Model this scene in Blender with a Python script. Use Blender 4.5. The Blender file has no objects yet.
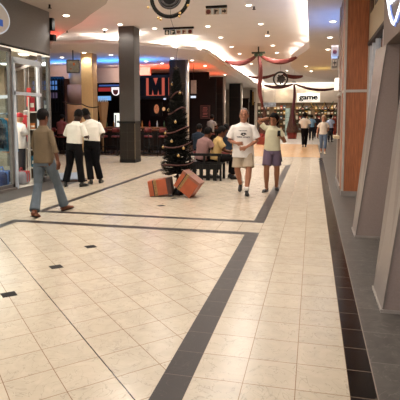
import bpy, bmesh, math, random
from mathutils import Vector, Matrix, Euler, noise
random.seed(7)
V = Vector
PI = math.pi
scene = bpy.context.scene
COL = scene.collection

# ------------------------------------------------------------------ camera
HC = 1.546
FOC = 482.0
PITCH = math.radians(4.87)
PY = 117 + FOC*math.tan(PITCH)
YAW = math.atan(113/(FOC/math.cos(PITCH)))
cam_d = bpy.data.cameras.new('camera')
cam = bpy.data.objects.new('camera', cam_d)
COL.objects.link(cam)
cam.location = (0, 0, HC)
cam.rotation_euler = (PI/2-PITCH, 0, YAW)
cam_d.sensor_width = 36
cam_d.lens = FOC/400*36
cam_d.shift_y = -(200-PY)/400
cam_d.clip_start = 0.05
scene.camera = cam
FW = V((-math.sin(YAW)*math.cos(PITCH), math.cos(YAW)*math.cos(PITCH), -math.sin(PITCH)))
RT = V((math.cos(YAW), math.sin(YAW), 0))
UP = V((-math.sin(YAW)*math.sin(PITCH), math.cos(YAW)*math.sin(PITCH), math.cos(PITCH)))
def _ray(x, y):
    return FW + RT*((x-200)/FOC) - UP*((y-PY)/FOC)
def G(x, y, h=0.0):                 # survey point on the level plane z = h
    d = _ray(x, y); t = (h-HC)/d.z
    return V((d.x*t, d.y*t, h))
def W(x, y, Y):                     # survey point on the cross plane y = Y
    d = _ray(x, y); t = Y/d.y
    return V((d.x*t, Y, HC+d.z*t))
def S(x, y, X):                     # survey point on the lengthwise plane x = X
    d = _ray(x, y); t = X/d.x
    return V((X, d.y*t, HC+d.z*t))

# ------------------------------------------------------------------ materials
def lin(h):
    r = []
    for i in (0, 2, 4):
        c = int(h[i:i+2], 16)/255
        r.append(c/12.92 if c <= .04045 else ((c+.055)/1.055)**2.4)
    return (*r, 1)
MATS = {}
def mat(name, col, rough=.6, metal=0, emit=None, es=0, var=.12, scale=8, bump=0, bscale=40, spec=.5, trans=0, stretch=None):
    if name in MATS: return MATS[name]
    m = bpy.data.materials.new(name); m.use_nodes = True
    nt = m.node_tree; b = nt.nodes['Principled BSDF']
    c = lin(col)
    b.inputs['Base Color'].default_value = c
    b.inputs['Roughness'].default_value = rough
    b.inputs['Metallic'].default_value = metal
    b.inputs['Specular IOR Level'].default_value = spec
    if trans: b.inputs['Transmission Weight'].default_value = trans
    if emit:
        b.inputs['Emission Color'].default_value = lin(emit)
        b.inputs['Emission Strength'].default_value = es
    if var or bump:
        tc = nt.nodes.new('ShaderNodeTexCoord'); mp = nt.nodes.new('ShaderNodeMapping')
        nt.links.new(tc.outputs['Object'], mp.inputs['Vector'])
        if stretch: mp.inputs['Scale'].default_value = stretch
    if var:
        n = nt.nodes.new('ShaderNodeTexNoise'); n.inputs['Scale'].default_value = scale
        n.inputs['Detail'].default_value = 4
        nt.links.new(mp.outputs['Vector'], n.inputs['Vector'])
        r = nt.nodes.new('ShaderNodeValToRGB')
        r.color_ramp.elements[0].position = .3; r.color_ramp.elements[1].position = .7
        r.color_ramp.elements[0].color = (*[x*(1-var) for x in c[:3]], 1)
        r.color_ramp.elements[1].color = (*[min(1, x*(1+var)) for x in c[:3]], 1)
        nt.links.new(n.outputs['Fac'], r.inputs['Fac'])
        nt.links.new(r.outputs['Color'], b.inputs['Base Color'])
    if bump:
        n2 = nt.nodes.new('ShaderNodeTexNoise'); n2.inputs['Scale'].default_value = bscale
        nt.links.new(mp.outputs['Vector'], n2.inputs['Vector'])
        bp = nt.nodes.new('ShaderNodeBump'); bp.inputs['Strength'].default_value = bump
        bp.inputs['Distance'].default_value = .02
        nt.links.new(n2.outputs['Fac'], bp.inputs['Height'])
        nt.links.new(bp.outputs['Normal'], b.inputs['Normal'])
    MATS[name] = m
    return m
def glow(name, col, s):
    if name in MATS: return MATS[name]
    m = bpy.data.materials.new(name); m.use_nodes = True
    nt = m.node_tree; nt.nodes.clear()
    e = nt.nodes.new('ShaderNodeEmission'); o = nt.nodes.new('ShaderNodeOutputMaterial')
    e.inputs['Color'].default_value = lin(col); e.inputs['Strength'].default_value = s
    nt.links.new(e.outputs[0], o.inputs[0])
    MATS[name] = m
    return m
def glass(name, tint='e8f0f4', gl=.10):
    m = bpy.data.materials.new(name); m.use_nodes = True
    nt = m.node_tree; nt.nodes.clear()
    o = nt.nodes.new('ShaderNodeOutputMaterial'); mx = nt.nodes.new('ShaderNodeMixShader')
    t = nt.nodes.new('ShaderNodeBsdfTransparent'); g = nt.nodes.new('ShaderNodeBsdfGlossy')
    t.inputs['Color'].default_value = lin(tint); g.inputs['Roughness'].default_value = .03
    lw = nt.nodes.new('ShaderNodeLayerWeight'); fr = nt.nodes.new('ShaderNodeMath'); fr.operation = 'POWER'; fr.inputs[1].default_value = 4
    nt.links.new(lw.outputs['Facing'], fr.inputs[0])
    nt.links.new(fr.outputs[0], mx.inputs[0])
    nt.links.new(t.outputs[0], mx.inputs[1]); nt.links.new(g.outputs[0], mx.inputs[2])
    nt.links.new(mx.outputs[0], o.inputs[0])
    MATS[name] = m
    return m
def tile_mat(name, col, grout, size_u, size_v, ang=0, offu=0, offv=0, gw=.004, rough=.22, var=.1, veins=0, cell=.05, dark_line=None, spec=.5):
    """square or diagonal floor tiles in place coordinates, with grout joints, per-tile tone and mottling"""
    m = bpy.data.materials.new(name); m.use_nodes = True
    nt = m.node_tree; N = nt.nodes; L = nt.links; b = N['Principled BSDF']
    c = lin(col)
    tc = N.new('ShaderNodeTexCoord'); sx = N.new('ShaderNodeSeparateXYZ'); L.new(tc.outputs['Object'], sx.inputs[0])
    def M(op, a, bb=None, cc=None):
        n = N.new('ShaderNodeMath'); n.operation = op
        for i, v in enumerate((a, bb, cc)):
            if v is None: continue
            if isinstance(v, (int, float)): n.inputs[i].default_value = v
            else: L.new(v, n.inputs[i])
        return n.outputs[0]
    ca, sa = math.cos(ang), math.sin(ang)
    u = M('ADD', M('MULTIPLY', sx.outputs[0], ca), M('MULTIPLY', sx.outputs[1], sa))
    v = M('SUBTRACT', M('MULTIPLY', sx.outputs[1], ca), M('MULTIPLY', sx.outputs[0], sa))
    ids = []; masks = []
    for w, s, o in ((u, size_u, offu), (v, size_v, offv)):
        q = M('DIVIDE', M('SUBTRACT', w, o), s)
        ids.append(M('FLOOR', q))
        fr = M('FRACT', q)
        d = M('MINIMUM', fr, M('SUBTRACT', 1.0, fr))
        masks.append(M('LESS_THAN', d, gw/2/s))
    mask = M('MAXIMUM', masks[0], masks[1])
    cb = N.new('ShaderNodeCombineXYZ'); L.new(ids[0], cb.inputs[0]); L.new(ids[1], cb.inputs[1])
    wn = N.new('ShaderNodeTexWhiteNoise'); wn.noise_dimensions = '3D'; L.new(cb.outputs[0], wn.inputs['Vector'])
    no = N.new('ShaderNodeTexNoise'); no.inputs['Scale'].default_value = 9; no.inputs['Detail'].default_value = 6
    no.inputs['Distortion'].default_value = .8
    ad = N.new('ShaderNodeVectorMath'); ad.operation = 'MULTIPLY_ADD'
    L.new(wn.outputs['Color'], ad.inputs[0]); ad.inputs[1].default_value = (7, 7, 7); L.new(tc.outputs['Object'], ad.inputs[2])
    L.new(ad.outputs[0], no.inputs['Vector'])
    f = M('ADD', M('MULTIPLY', M('SUBTRACT', no.outputs['Fac'], .5), var*4), M('MULTIPLY', M('SUBTRACT', wn.outputs['Value'], .5), cell*2))
    f = M('ADD', f, 1.0)
    if veins:
        vo = N.new('ShaderNodeTexNoise'); vo.inputs['Scale'].default_value = 4; vo.inputs['Detail'].default_value = 3
        vo.inputs['Distortion'].default_value = 2.5; L.new(ad.outputs[0], vo.inputs['Vector'])
        vm = M('LESS_THAN', M('ABSOLUTE', M('SUBTRACT', vo.outputs['Fac'], .5)), .008)
        f = M('ADD', f, M('MULTIPLY', vm, veins))
    vm2 = N.new('ShaderNodeVectorMath'); vm2.operation = 'SCALE'
    vm2.inputs[0].default_value = c[:3]; L.new(f, vm2.inputs['Scale'])
    mx = N.new('ShaderNodeMix'); mx.data_type = 'RGBA'
    L.new(mask, mx.inputs['Factor']); L.new(vm2.outputs[0], mx.inputs['A']); mx.inputs['B'].default_value = lin(grout)
    last = mx.outputs['Result']
    if dark_line is not None:
        dm = M('LESS_THAN', M('ABSOLUTE', M('SUBTRACT', u, dark_line)), .0045)
        mx2 = N.new('ShaderNodeMix'); mx2.data_type = 'RGBA'
        L.new(dm, mx2.inputs['Factor']); L.new(last, mx2.inputs['A']); mx2.inputs['B'].default_value = lin('3c2e24')
        last = mx2.outputs['Result']
    L.new(last, b.inputs['Base Color'])
    b.inputs['Roughness'].default_value = rough
    b.inputs['Specular IOR Level'].default_value = spec
    rr = M('ADD', M('MULTIPLY', no.outputs['Fac'], .12), rough-.06)
    L.new(rr, b.inputs['Roughness'])
    MATS[name] = m
    return m

# ------------------------------------------------------------------ mesh helpers
class MB:
    def __init__(self): self.bm = bmesh.new()
    def quad(self, pts):
        vs = [self.bm.verts.new(p) for p in pts]; return self.bm.faces.new(vs)
    def box(self, lo, hi, rot=None, bevel=0):
        lo = V(lo); hi = V(hi); c = (lo+hi)/2; s = hi-lo
        mt = Matrix.Translation(c)
        if rot is not None: mt = mt @ (rot.to_matrix().to_4x4() if isinstance(rot, Euler) else rot)
        mt = mt @ Matrix.Diagonal((*s, 1))
        r = bmesh.ops.create_cube(self.bm, size=1, matrix=mt)
        if bevel:
            es = list({e for v in r['verts'] for e in v.link_edges})
            bmesh.ops.bevel(self.bm, geom=es, offset=bevel, segments=2, affect='EDGES', profile=.5)
        return self
    def prism(self, poly, z0, z1):
        n = len(poly)
        a = [self.bm.verts.new((p[0], p[1], z0)) for p in poly]
        b = [self.bm.verts.new((p[0], p[1], z1)) for p in poly]
        self.bm.faces.new(a[::-1]); self.bm.faces.new(b)
        for i in range(n): self.bm.faces.new((a[i], a[(i+1) % n], b[(i+1) % n], b[i]))
        return self
    def extr(self, pts, vec):        # planar polygon pushed along a vector
        vec = V(vec); n = len(pts)
        a = [self.bm.verts.new(p) for p in pts]; b = [self.bm.verts.new(V(p)+vec) for p in pts]
        self.bm.faces.new(a[::-1]); self.bm.faces.new(b)
        for i in range(n): self.bm.faces.new((a[i], a[(i+1) % n], b[(i+1) % n], b[i]))
        return self
    def loft(self, pts, rad, side=None, n=12, closed=False):
        pts = [V(p) for p in pts]; k = len(pts)
        if isinstance(rad, (int, float)): rad = [rad]*k
        rings = []; pu = None
        for i in range(k):
            if closed: t = pts[(i+1) % k]-pts[i-1]
            else: t = pts[min(i+1, k-1)]-pts[max(i-1, 0)]
            if t.length < 1e-9: t = V((0, 0, 1))
            t.normalize()
            if side is not None: u = V(side)-t*V(side).dot(t)
            elif pu is None:
                a = V((1, 0, 0)) if abs(t.x) < .9 else V((0, 1, 0)); u = a-t*a.dot(t)
            else: u = pu-t*pu.dot(t)
            if u.length < 1e-6: u = t.orthogonal()
            u.normalize(); pu = u; w = t.cross(u)
            r = rad[i]; ru, rv = (r, r) if isinstance(r, (int, float)) else r
            rings.append([self.bm.verts.new(pts[i]+u*(ru*math.cos(2*PI*j/n))+w*(rv*math.sin(2*PI*j/n))) for j in range(n)])
        rng = range(k) if closed else range(k-1)
        for i in rng:
            A, B = rings[i], rings[(i+1) % k]
            for j in range(n): self.bm.faces.new((A[j], A[(j+1) % n], B[(j+1) % n], B[j]))
        if not closed:
            self.bm.faces.new(rings[0][::-1]); self.bm.faces.new(rings[-1])
        return self
    def cyl(self, p0, p1, r0, r1=None, n=16):
        return self.loft([p0, p1], [r0, r0 if r1 is None else r1], n=n)
    def lathe(self, prof, c=(0, 0, 0), n=20):
        return self.loft([V(c)+V((0, 0, z)) for r, z in prof], [max(r, .0005) for r, z in prof], side=(1, 0, 0), n=n)
    def ball(self, c, r, seg=12):
        r = (r, r, r) if isinstance(r, (int, float)) else r
        bmesh.ops.create_uvsphere(self.bm, u_segments=seg, v_segments=max(6, seg*2//3), radius=1,
                                  matrix=Matrix.Translation(c) @ Matrix.Diagonal((*r, 1)))
        return self
    def torus(self, c, R, r, ax1=(1, 0, 0), ax2=(0, 0, 1), n=32, m=8):
        c = V(c); a = V(ax1); b = V(ax2)
        return self.loft([c+a*(R*math.cos(2*PI*i/n))+b*(R*math.sin(2*PI*i/n)) for i in range(n)], r, side=a.cross(b), n=m, closed=True)
    def build(self, name, m, parent=None, smooth=False, loc=None):
        bmesh.ops.recalc_face_normals(self.bm, faces=self.bm.faces)
        me = bpy.data.meshes.new(name); self.bm.to_mesh(me); self.bm.free()
        if m: me.materials.append(m)
        if smooth:
            for p in me.polygons: p.use_smooth = True
        o = bpy.data.objects.new(name, me); COL.objects.link(o)
        if parent is not None: o.parent = parent
        if loc is not None: o.location = loc
        return o
def thing(name, label, cat, loc=(0, 0, 0), rotz=0, group=None):
    o = bpy.data.objects.new(name, None); COL.objects.link(o)
    o.location = loc; o.rotation_euler = (0, 0, rotz); o.empty_display_size = .1
    return tag(o, label, cat, group)
def tag(o, label, cat, group=None):
    o['label'] = label; o['category'] = cat
    if group: o['group'] = group
    return o
def struct(o):
    o['kind'] = 'structure'; return o
def dup(root, loc, label, rotz=None, group=None):
    r = root.copy(); COL.objects.link(r); r.location = loc; r['label'] = label
    if rotz is not None: r.rotation_euler = (0, 0, rotz)
    if group: r['group'] = group
    for ch in list(root.children):
        c = ch.copy(); COL.objects.link(c); c.parent = r
        for g in ch.children:
            d = g.copy(); COL.objects.link(d); d.parent = c
    return r
def arc(p0, p1, sag, n=16):
    p0 = V(p0); p1 = V(p1)
    return [p0.lerp(p1, i/n)-V((0, 0, sag*4*(i/n)*(1-i/n))) for i in range(n+1)]
def text_mesh(s, size, depth, bold=0):
    cu = bpy.data.curves.new('lettering', 'FONT'); cu.body = s; cu.size = size; cu.extrude = depth; cu.offset = bold
    cu.align_x = 'CENTER'; cu.align_y = 'CENTER'
    o = bpy.data.objects.new('lettering', cu); COL.objects.link(o)
    dg = bpy.context.evaluated_depsgraph_get(); dg.update()
    me = bpy.data.meshes.new_from_object(o.evaluated_get(dg))
    bpy.data.objects.remove(o); bpy.data.curves.remove(cu)
    return me
# ------------------------------------------------------------------ palette
cream = tile_mat('cream_tile', 'c2b6a1', '866a52', .301, .297, 0, -.37, 2.675, gw=.0045, rough=.24, var=.085, cell=.04, veins=-.2)
creamd = tile_mat('cream_tile_diagonal', 'c2b6a1', '866a52', .2915, .2915, PI/4, 1.4525/math.sqrt(2), 6.98/math.sqrt(2), gw=.0045, rough=.24, var=.085, cell=.04, veins=-.2, dark_line=1.4525/math.sqrt(2))
darkt = tile_mat('charcoal_tile', '302925', '62544a', 5, .297, 0, 2, 2.675, gw=.005, rough=.4, var=.12, veins=.6, spec=.25)
blackt = tile_mat('black_granite_tile', '110d0c', '6e6052', 5, .297, 0, 2, 2.675, gw=.007, rough=.18, var=.25, veins=.4, spec=.3)
slate = tile_mat('grey_slate_tile', '57534e', '7e7a74', .45, .45, 0, .381, 2.2, gw=.005, rough=.4, var=.3, veins=.5, spec=.25)
tan = tile_mat('tan_tile', 'd0a878', 'a98a68', .6, .6, 0, 0, 0, gw=.006, rough=.25, var=.06)
whitet = tile_mat('pale_tile', 'e6e0d4', 'b0a692', .6, .6, 0, 0, 0, gw=.006, rough=.2, var=.04)
darkfloor = tile_mat('restaurant_floor_tile', '3a2a20', '20160f', .4, .4, 0, 0, 0, gw=.006, rough=.35, var=.1)
ceil_m = mat('ceiling_paint', 'e6e2e0', .9, var=.02, scale=2)
soffit_m = mat('soffit_paint', 'd8d2ce', .9, var=.03, scale=2)
taupe = mat('taupe_fascia', '757270', .7, var=.06, scale=30, bump=.05)
steel = mat('brushed_steel', 'b9bcbe', .35, .7, var=.08, scale=20)
chrome = mat('pale_metal_trim', 'd0c8bc', .3, .5, var=.05)
black = mat('black_metal', '0e0d0c', .5, var=.1, spec=.25)
dwood = mat('dark_wood', '20130d', .5, var=.25, scale=6, stretch=(1, 1, 8), spec=.3)
blackwall = mat('black_wall', '0d0a09', .7, var=.2, spec=.2)
gl_pane = glass('clear_pane')
cream_wall = mat('cream_wall', 'd6cdc0', .85, var=.04, scale=3)
mauve = mat('mauve_wall', 'a58a7c', .8, var=.06, scale=6)

# ------------------------------------------------------------------ floor
fl = MB()
slate_d = tile_mat('dark_slate_tile', '46423e', '5e5a54', .45, .45, 0, .381, 2.2, gw=.004, rough=.5, var=.15, spec=.2)
FM = [cream, creamd, darkt, blackt, slate, tan, whitet, darkfloor, slate_d, mat('edge_joint', '8c7f72', .6)]
def fpoly(pts, mi):
    f = fl.quad([(p[0], p[1], 0) for p in pts]); f.material_index = mi
def frect(x0, y0, x1, y1, mi): fpoly([(x0, y0), (x1, y0), (x1, y1), (x0, y1)], mi)
YC = 18.75
# near diagonal field with charcoal border
frect(-4.23, -1, -.85, 6.22, 1)
frect(-.85, -1, -.67, 6.37, 2); frect(-4.23, 6.22, -.85, 6.37, 2); frect(-4.38, -1, -4.23, 6.37, 2)
frect(-5.43, -1, -4.38, 6.37, 0); frect(-5.43, 6.37, -.67, 6.97, 0)
# second field
frect(-4.27, 7.11, -.83, 15.6, 1)
frect(-.83, 6.97, -.67, 15.76, 2); frect(-4.27, 6.97, -.83, 7.11, 2); frect(-4.4, 6.97, -4.27, 15.76, 2); frect(-4.27, 15.6, -.83, 15.76, 2)
frect(-5.43, 6.97, -4.4, 15.76, 0); frect(-5.43, 15.76, -.67, YC, 0)
# walkway, black strip, slate
frect(-.67, -1, .232, YC, 0); frect(.232, -1, .377, YC, 3); frect(.377, -1, .383, YC, 9); frect(.383, -1, 4, YC, 4)
# slate strip along the shop front, open court beyond
frect(-6.2, -1, -5.43, 10.9, 8); frect(-12, -1, -6.2, 10.9, 6)
frect(-14, 10.9, -5.43, 18.1, 0); frect(-14, 18.1, -5.43, 46, 7)
fpoly([(-5.43, YC), (-4.6, YC), (-4.6, 46), (-5.43, 46)], 7)
# far hall
frect(-4.6, YC, 4, YC+.16, 2); frect(-4.6, YC+.16, .3, 28, 5); frect(.3, YC+.16, 4, 28, 4)
frect(-4.6, 28, .9, 46, 6); frect(.9, 28, 4, 46, 4)
frect(-14, 46, 4, 54, 6)
floor = fl.build('floor', None)
for m in FM: floor.data.materials.append(m)
struct(floor)
# small inset diamonds in the middle of the fields
ins = mat('inset_black_tile', '171210', .6, var=.2, spec=.2)
mb = MB()
for y in (2.8, 3.61, 4.41, 5.21, 7.96, 8.76, 9.56):
    mb.prism([(-2.56-.088, y), (-2.56, y-.082), (-2.56+.088, y), (-2.56, y+.082)], 0.0006, .0016)
struct(mb.build('trim_1', ins))

# ------------------------------------------------------------------ ceilings
ZL, ZM = 4.05, 4.55
struct(MB().box((-14, -3, ZM), (4, 46, ZM+.1)).build('ceiling', ceil_m))
left_poly = [(-14, -3), (-4.2, -3), (-4.25, 8), (-4.34, 9.88), (-4.53, 10.21), (-4.83, 10.55), (-5.4, 11.2), (-6, 11.96), (-6.8, 12.8), (-7.6, 13.67), (-8.28, 14.5), (-8.9, 15.4), (-9.42, 16.3), (-14, 16.3)]
struct(MB().prism(left_poly, ZL, ZM-.002).build('ceiling', mat('soffit_paint_shaded', 'bcb0a8', .9, var=.03, scale=2)))  # shade of the low left soffit put into a darker paint colour
right_poly = [(-.174, -3), (-.174, 18.2), (-.3, 19.0), (-.56, 20.2), (-.85, 21.5), (-1.03, 22.7), (-1.12, 24), (-1.12, 24.9), (-1.0, 27), (-.79, 29.0), (-.4, 30.8), (.08, 32.2), (1.08, 34.2), (1.84, 36.3), (4, 37), (4, -3)]
struct(MB().prism(right_poly, ZL, ZM-.22).build('ceiling', soffit_m))
struct(MB().prism([(p[0]+.35, p[1]) if p[0] < 3.9 else p for p in right_poly], ZM-.22, ZM-.002).build('ceiling', soffit_m))
# restaurant soffit with a sloping fascia that rises to a cove lip
lip = [(-14, 16.35), (-9.42, 16.35), (-7.67, 16.28), (-6.06, 17.63), (-4.46, 19.1), (-4.27, 19.75), (-4.36, 24.2), (-4.5, 38.4), (-4.5, 45)]
bot = [(-14, 17.3), (-9.2, 17.3), (-8.2, 17.45), (-6.5, 18.9), (-5.05, 20.3), (-4.75, 20.9), (-4.8, 24.4), (-4.9, 38.4), (-4.9, 45)]
mb = MB()
n = len(lip)
LZ = 4.33
t0 = [mb.bm.verts.new((*p, LZ)) for p in lip]; b0 = [mb.bm.verts.new((*p, ZL)) for p in bot]
i0 = [mb.bm.verts.new((p[0]-.05, p[1]+.06, LZ)) for p in lip]; i1 = [mb.bm.verts.new((p[0]-.05, p[1]+.06, LZ-.1)) for p in lip]
back = [mb.bm.verts.new((-14.05, 45, ZL)), mb.bm.verts.new((-14.05, 45, LZ-.1))]
for k in range(n-1):
    for A, B in ((t0, b0), (t0, i0), (i0, i1)):
        mb.bm.faces.new((A[k], A[k+1], B[k+1], B[k]))
mb.bm.faces.new(b0+[back[0]]); mb.bm.faces.new(i1+[back[1]])
struct(mb.build('ceiling', soffit_m))
# ------------------------------------------------------------------ far wall and side shells
struct(MB().box((-14, 45.2, 2.85), (4, 45.4, ZM-.004)).box((-14, 45.2, 0), (-5.1, 45.4, 2.85)).box((2.2, 45.2, 0), (4, 45.4, 2.85)).build('wall_far', cream_wall))
struct(MB().box((-7.5, 51.8, 0), (4, 52, 3.2)).build('wall_shop_back', mat('shop_back_wall', '6a5844', .8, var=.3)))
struct(MB().box((-7.5, 45.4, 3.2), (4, 52, 3.3)).build('ceiling', ceil_m))
struct(MB().box((-14.2, -3, 0), (-14, 46, ZM)).build('wall_left', mauve))
struct(MB().box((1.55, -3, 0), (1.7, 9.76, 2.4)).build('wall_right', mat('shop_brown_wall', '4c3a34', .7)))
struct(MB().box((2.7, 11.9, 0), (2.8, 45.2, ZL-.01)).build('wall_right', mat('far_right_wall', '8a6a50', .7, var=.05)))
struct(MB().box((-14, 26.5, 0), (-5.7, 26.7, ZL-.01)).build('wall_back', blackwall))
# ------------------------------------------------------------------ grey square column
t = thing('square_column', 'tall grey square column with dark tiled base in front of the restaurant', 'column', (-6.1, 15.58, 0))
h = .275
MB().box((-h, -h, 1.4), (h, h, ZM-.005), bevel=.015).build('upper_cladding', mat('column_grey', '4c4a47', .7, var=.08, scale=60, bump=.03), t)
o = MB().box((-h, -h, .12), (h, h, 1.33)).build('tile_cladding', tile_mat('column_tile', '1c1814', '2c2722', .275, .275, 0, 0, 0, rough=.6, var=.12, spec=.15), t)
# joints on the cladding
mb = MB()
for z in (.42, .73, 1.03): mb.box((-h-.002, -h-.002, z), (h+.002, h+.002, z+.008))
mb.box((-.004, -h-.002, .12), (.004, h+.002, 1.33))
mb.build('joint', mat('tile_joint', '332d27', .7), o)
MB().box((-h-.012, -h-.012, 1.33), (h+.012, h+.012, 1.4), bevel=.006).build('band', black, t)
MB().box((-h-.006, -h-.006, 0), (h+.006, h+.006, .12)).build('base', black, t)
mb = MB(); mb.box((h-.01, -h-.006, .12), (h+.006, -h+.01, 1.33)); mb.build('corner_trim', mat('bronze_trim', '7a6a52', .4, .4), t)

# beige column
t = thing('square_column', 'warm beige column lit by a downlight beside the men in white shirts', 'column', (-8.74, 17.95, 0))
h = .235
MB().box((-h, -h, .14), (h, h, ZL-.005), bevel=.012).build('shaft', mat('column_beige', 'd9b884', .6, var=.05, scale=20), t)
MB().box((-h-.01, -h-.01, 0), (h+.01, h+.01, .14)).build('base', dwood, t)
MB().box((h, -.2, .14), (h+.012, .2, ZL-.005)).build('edge_trim', mat('tan_trim', 'a08158', .5), t)

# dark restaurant columns with a pale vertical tube
def dark_column(x, y, w, label):
    t = thing('panelled_column', label, 'column', (x, y, 0))
    o = MB().box((-w, -w, .1), (w, w, ZL-.005)).build('dark_panel', mat('black_panel', '1d1614', .35, var=.15), t)
    mb = MB()
    for z in (1.1, 2.05, 3.0): mb.box((-w-.003, -w-.003, z), (w+.003, w+.003, z+.02))
    mb.build('joint', mat('panel_joint', '4a3c36', .5), o)
    MB().box((-w-.01, -w-.01, 0), (w+.01, w+.01, .1)).build('base', black, t)
    MB().cyl((w+.09, -w+.05, 0), (w+.09, -w+.05, ZL-.005), .075, n=14).build('metal_tube', chrome, t, True)
    return t
dark_column(-5.88, 21.1, .36, 'black panelled column with a pale metal tube behind the Christmas tree')
dark_column(-5.95, 30.4, .42, 'dark panelled column with a pale tube behind the man in the white T-shirt')
dark_column(-5.75, 36.5, .42, 'farthest dark column on the left, just left of the cream far wall')

# ------------------------------------------------------------------ right-hand pier with wood panels
wood = mat('reddish_veneer', 'a5623c', .4, var=.3, scale=5, stretch=(14, 14, .8))
t = thing('veneered_pier', 'reddish wood veneered pier with pale metal trims on the right', 'pier', (.565, 9.76, 0))
MB().box((0, .01, .1), (.43, .5, 2.02)).build('lower_panel', wood, t)
MB().box((0, .01, 2.07), (.43, .5, ZL-.005)).build('upper_panel', wood, t)
MB().box((.0, 0, 2.02), (.43, .5, 2.07)).build('metal_rail', chrome, t)
MB().box((0, 0, 0), (.44, .5, .1)).build('base', mat('grey_plinth', '8d857e', .5), t)
MB().box((-.004, -.004, .1), (.042, .009, 2.02)).box((-.004, -.004, 2.07), (.042, .009, ZL-.005)).build('edge_trim', chrome, t)
MB().box((.43, -.005, .1), (.47, .5, 2.95)).build('edge_trim', chrome, t)
# shopfront beyond the pier, along the same line
t = thing('shopfront', 'narrow brown shopfront end just behind the wood pier', 'shopfront', (.575, 10.3, 0))
MB().box((0, 0, .12), (1.3, 1.55, ZL-.005)).build('side_panel', mat('brown_panel', '6b4a38', .45, var=.1), t)
MB().box((-.03, .0, 0), (1.3, 1.57, .12)).build('base', mat('grey_plinth', '8d857e'), t)
for k in range(2): MB().box((-.02, .05+1.38*k, .12), (0, .1+1.38*k, ZL-.005)).build('metal_mullion', chrome, t)
MB().box((-.12, .7, 1.07), (-.0, 1.3, 1.13)).build('ledge', mat('cream_ledge', 'd8c6a0', .4), t)
MB().box((-.05, .18, 2.0), (-.0, 1.4, 2.06)).build('metal_rail', chrome, t)
# lit white box sign jutting from that shopfront
t = thing('box_sign', 'small white lit box sign jutting from the brown shopfront', 'sign', (.50, 11.6, 2.16))
MB().box((-.03, -.16, 0), (.06, .16, .27), bevel=.01).build('light_box', mat('lit_white_box', 'f4eee4', .5, emit='fff6ea', es=.9, var=0), t)
MB().box((.06, -.02, .1), (.075, .02, .16)).build('bracket', black, t)

# cream bulkhead between pier and slanted legs, with dark window openings and white mullions under it
t = thing('shop_bulkhead', 'cream bulkhead with dark square openings above the slanted piers', 'bulkhead', (1.0, 6.95, 2.95))
MB().box((0, 0, 0), (.12, 2.8, 1.095)).build('panel', mat('bulkhead_cream', 'b9a88c', .6, var=.04), t)
for k in range(4):
    MB().box((-.012, .12+k*.68, .5), (-.001, .55+k*.68, .82)).build('opening', mat('dark_opening', '14110f', .3), t)
MB().box((-.02, 0, -.06), (.14, 2.8, 0)).build('soffit_edge', mat('dark_edge', '352b26', .6), t)
win = struct(MB().box((1.06, 7.0, .1), (1.07, 9.74, 2.88)).build('window_1', gl_pane))
mb = MB()
for y in (7.0, 7.9, 8.8, 9.3, 9.66): mb.box((1.02, y, .1), (1.09, y+.07, 2.88))
mb.box((1.02, 7.0, 0), (1.1, 9.74, .1)).build('window_frame', mat('white_frame', 'dcdde0', .35, .2), win)

# slanted piers
pier_m = mat('pier_taupe', 'a2928a', .45, .05, var=.06, scale=50, bump=.02)
pier_edge = mat('pier_edge_metal', '908780', .35, .3, var=.06, scale=30)
def slanted(y0, y1, label, wr_, top=2.44):
    """the metal edge plate leans away from the walkway, a little more at the front than at the back"""
    t = thing('slanted_pier', label, 'pier', (.562, y0, 0))
    d = y1-y0; fr_, bk = .125*top, .098*top
    def hexa(lo, hi):        # eight corners: bottom then top, each front-left, front-right, back-right, back-left
        mb = MB(); vs = [mb.bm.verts.new(p) for p in lo+hi]
        for f in ((0, 1, 2, 3), (4, 5, 6, 7), (0, 1, 5, 4), (1, 2, 6, 5), (2, 3, 7, 6), (3, 0, 4, 7)): mb.bm.faces.new([vs[i] for i in f])
        return mb
    hexa([(.014, 0, 0), (wr_, 0, 0), (wr_, d, 0), (.014, d, 0)], [(fr_+.014, 0, top), (wr_, 0, top), (wr_, d, top), (bk+.014, d, top)]).build('cladding', pier_m, t)
    hexa([(0, -.006, 0), (.014, -.006, 0), (.014, d, 0), (0, d, 0)], [(fr_, -.006, top), (fr_+.014, -.006, top), (bk+.014, d, top), (bk, d, top)]).build('edge_plate', pier_edge, t)
    MB().box((-.012, -.016, 0), (.0, d, .025)).box((-.012, -.022, 0), (wr_, -.008, .025)).build('base_trim', mat('grey_skirting', 'a09890', .4), t)
slanted(6.42, 6.9, 'farther slanted metal-edged pier, next to the wood pier', .46)
slanted(3.95, 4.5, 'nearer slanted pier at the right edge of the walkway', .56)
# sign box over the piers
t = thing('sign_fascia', 'taupe sign box over the slanted piers with a neon letter', 'sign', (.87, 2.0, 2.445))
MB().box((0, 0, 0), (.9, 4.75, 1.6)).build('casing', mat('sign_taupe', '6d5e55', .5, var=.05, scale=30), t)
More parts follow.
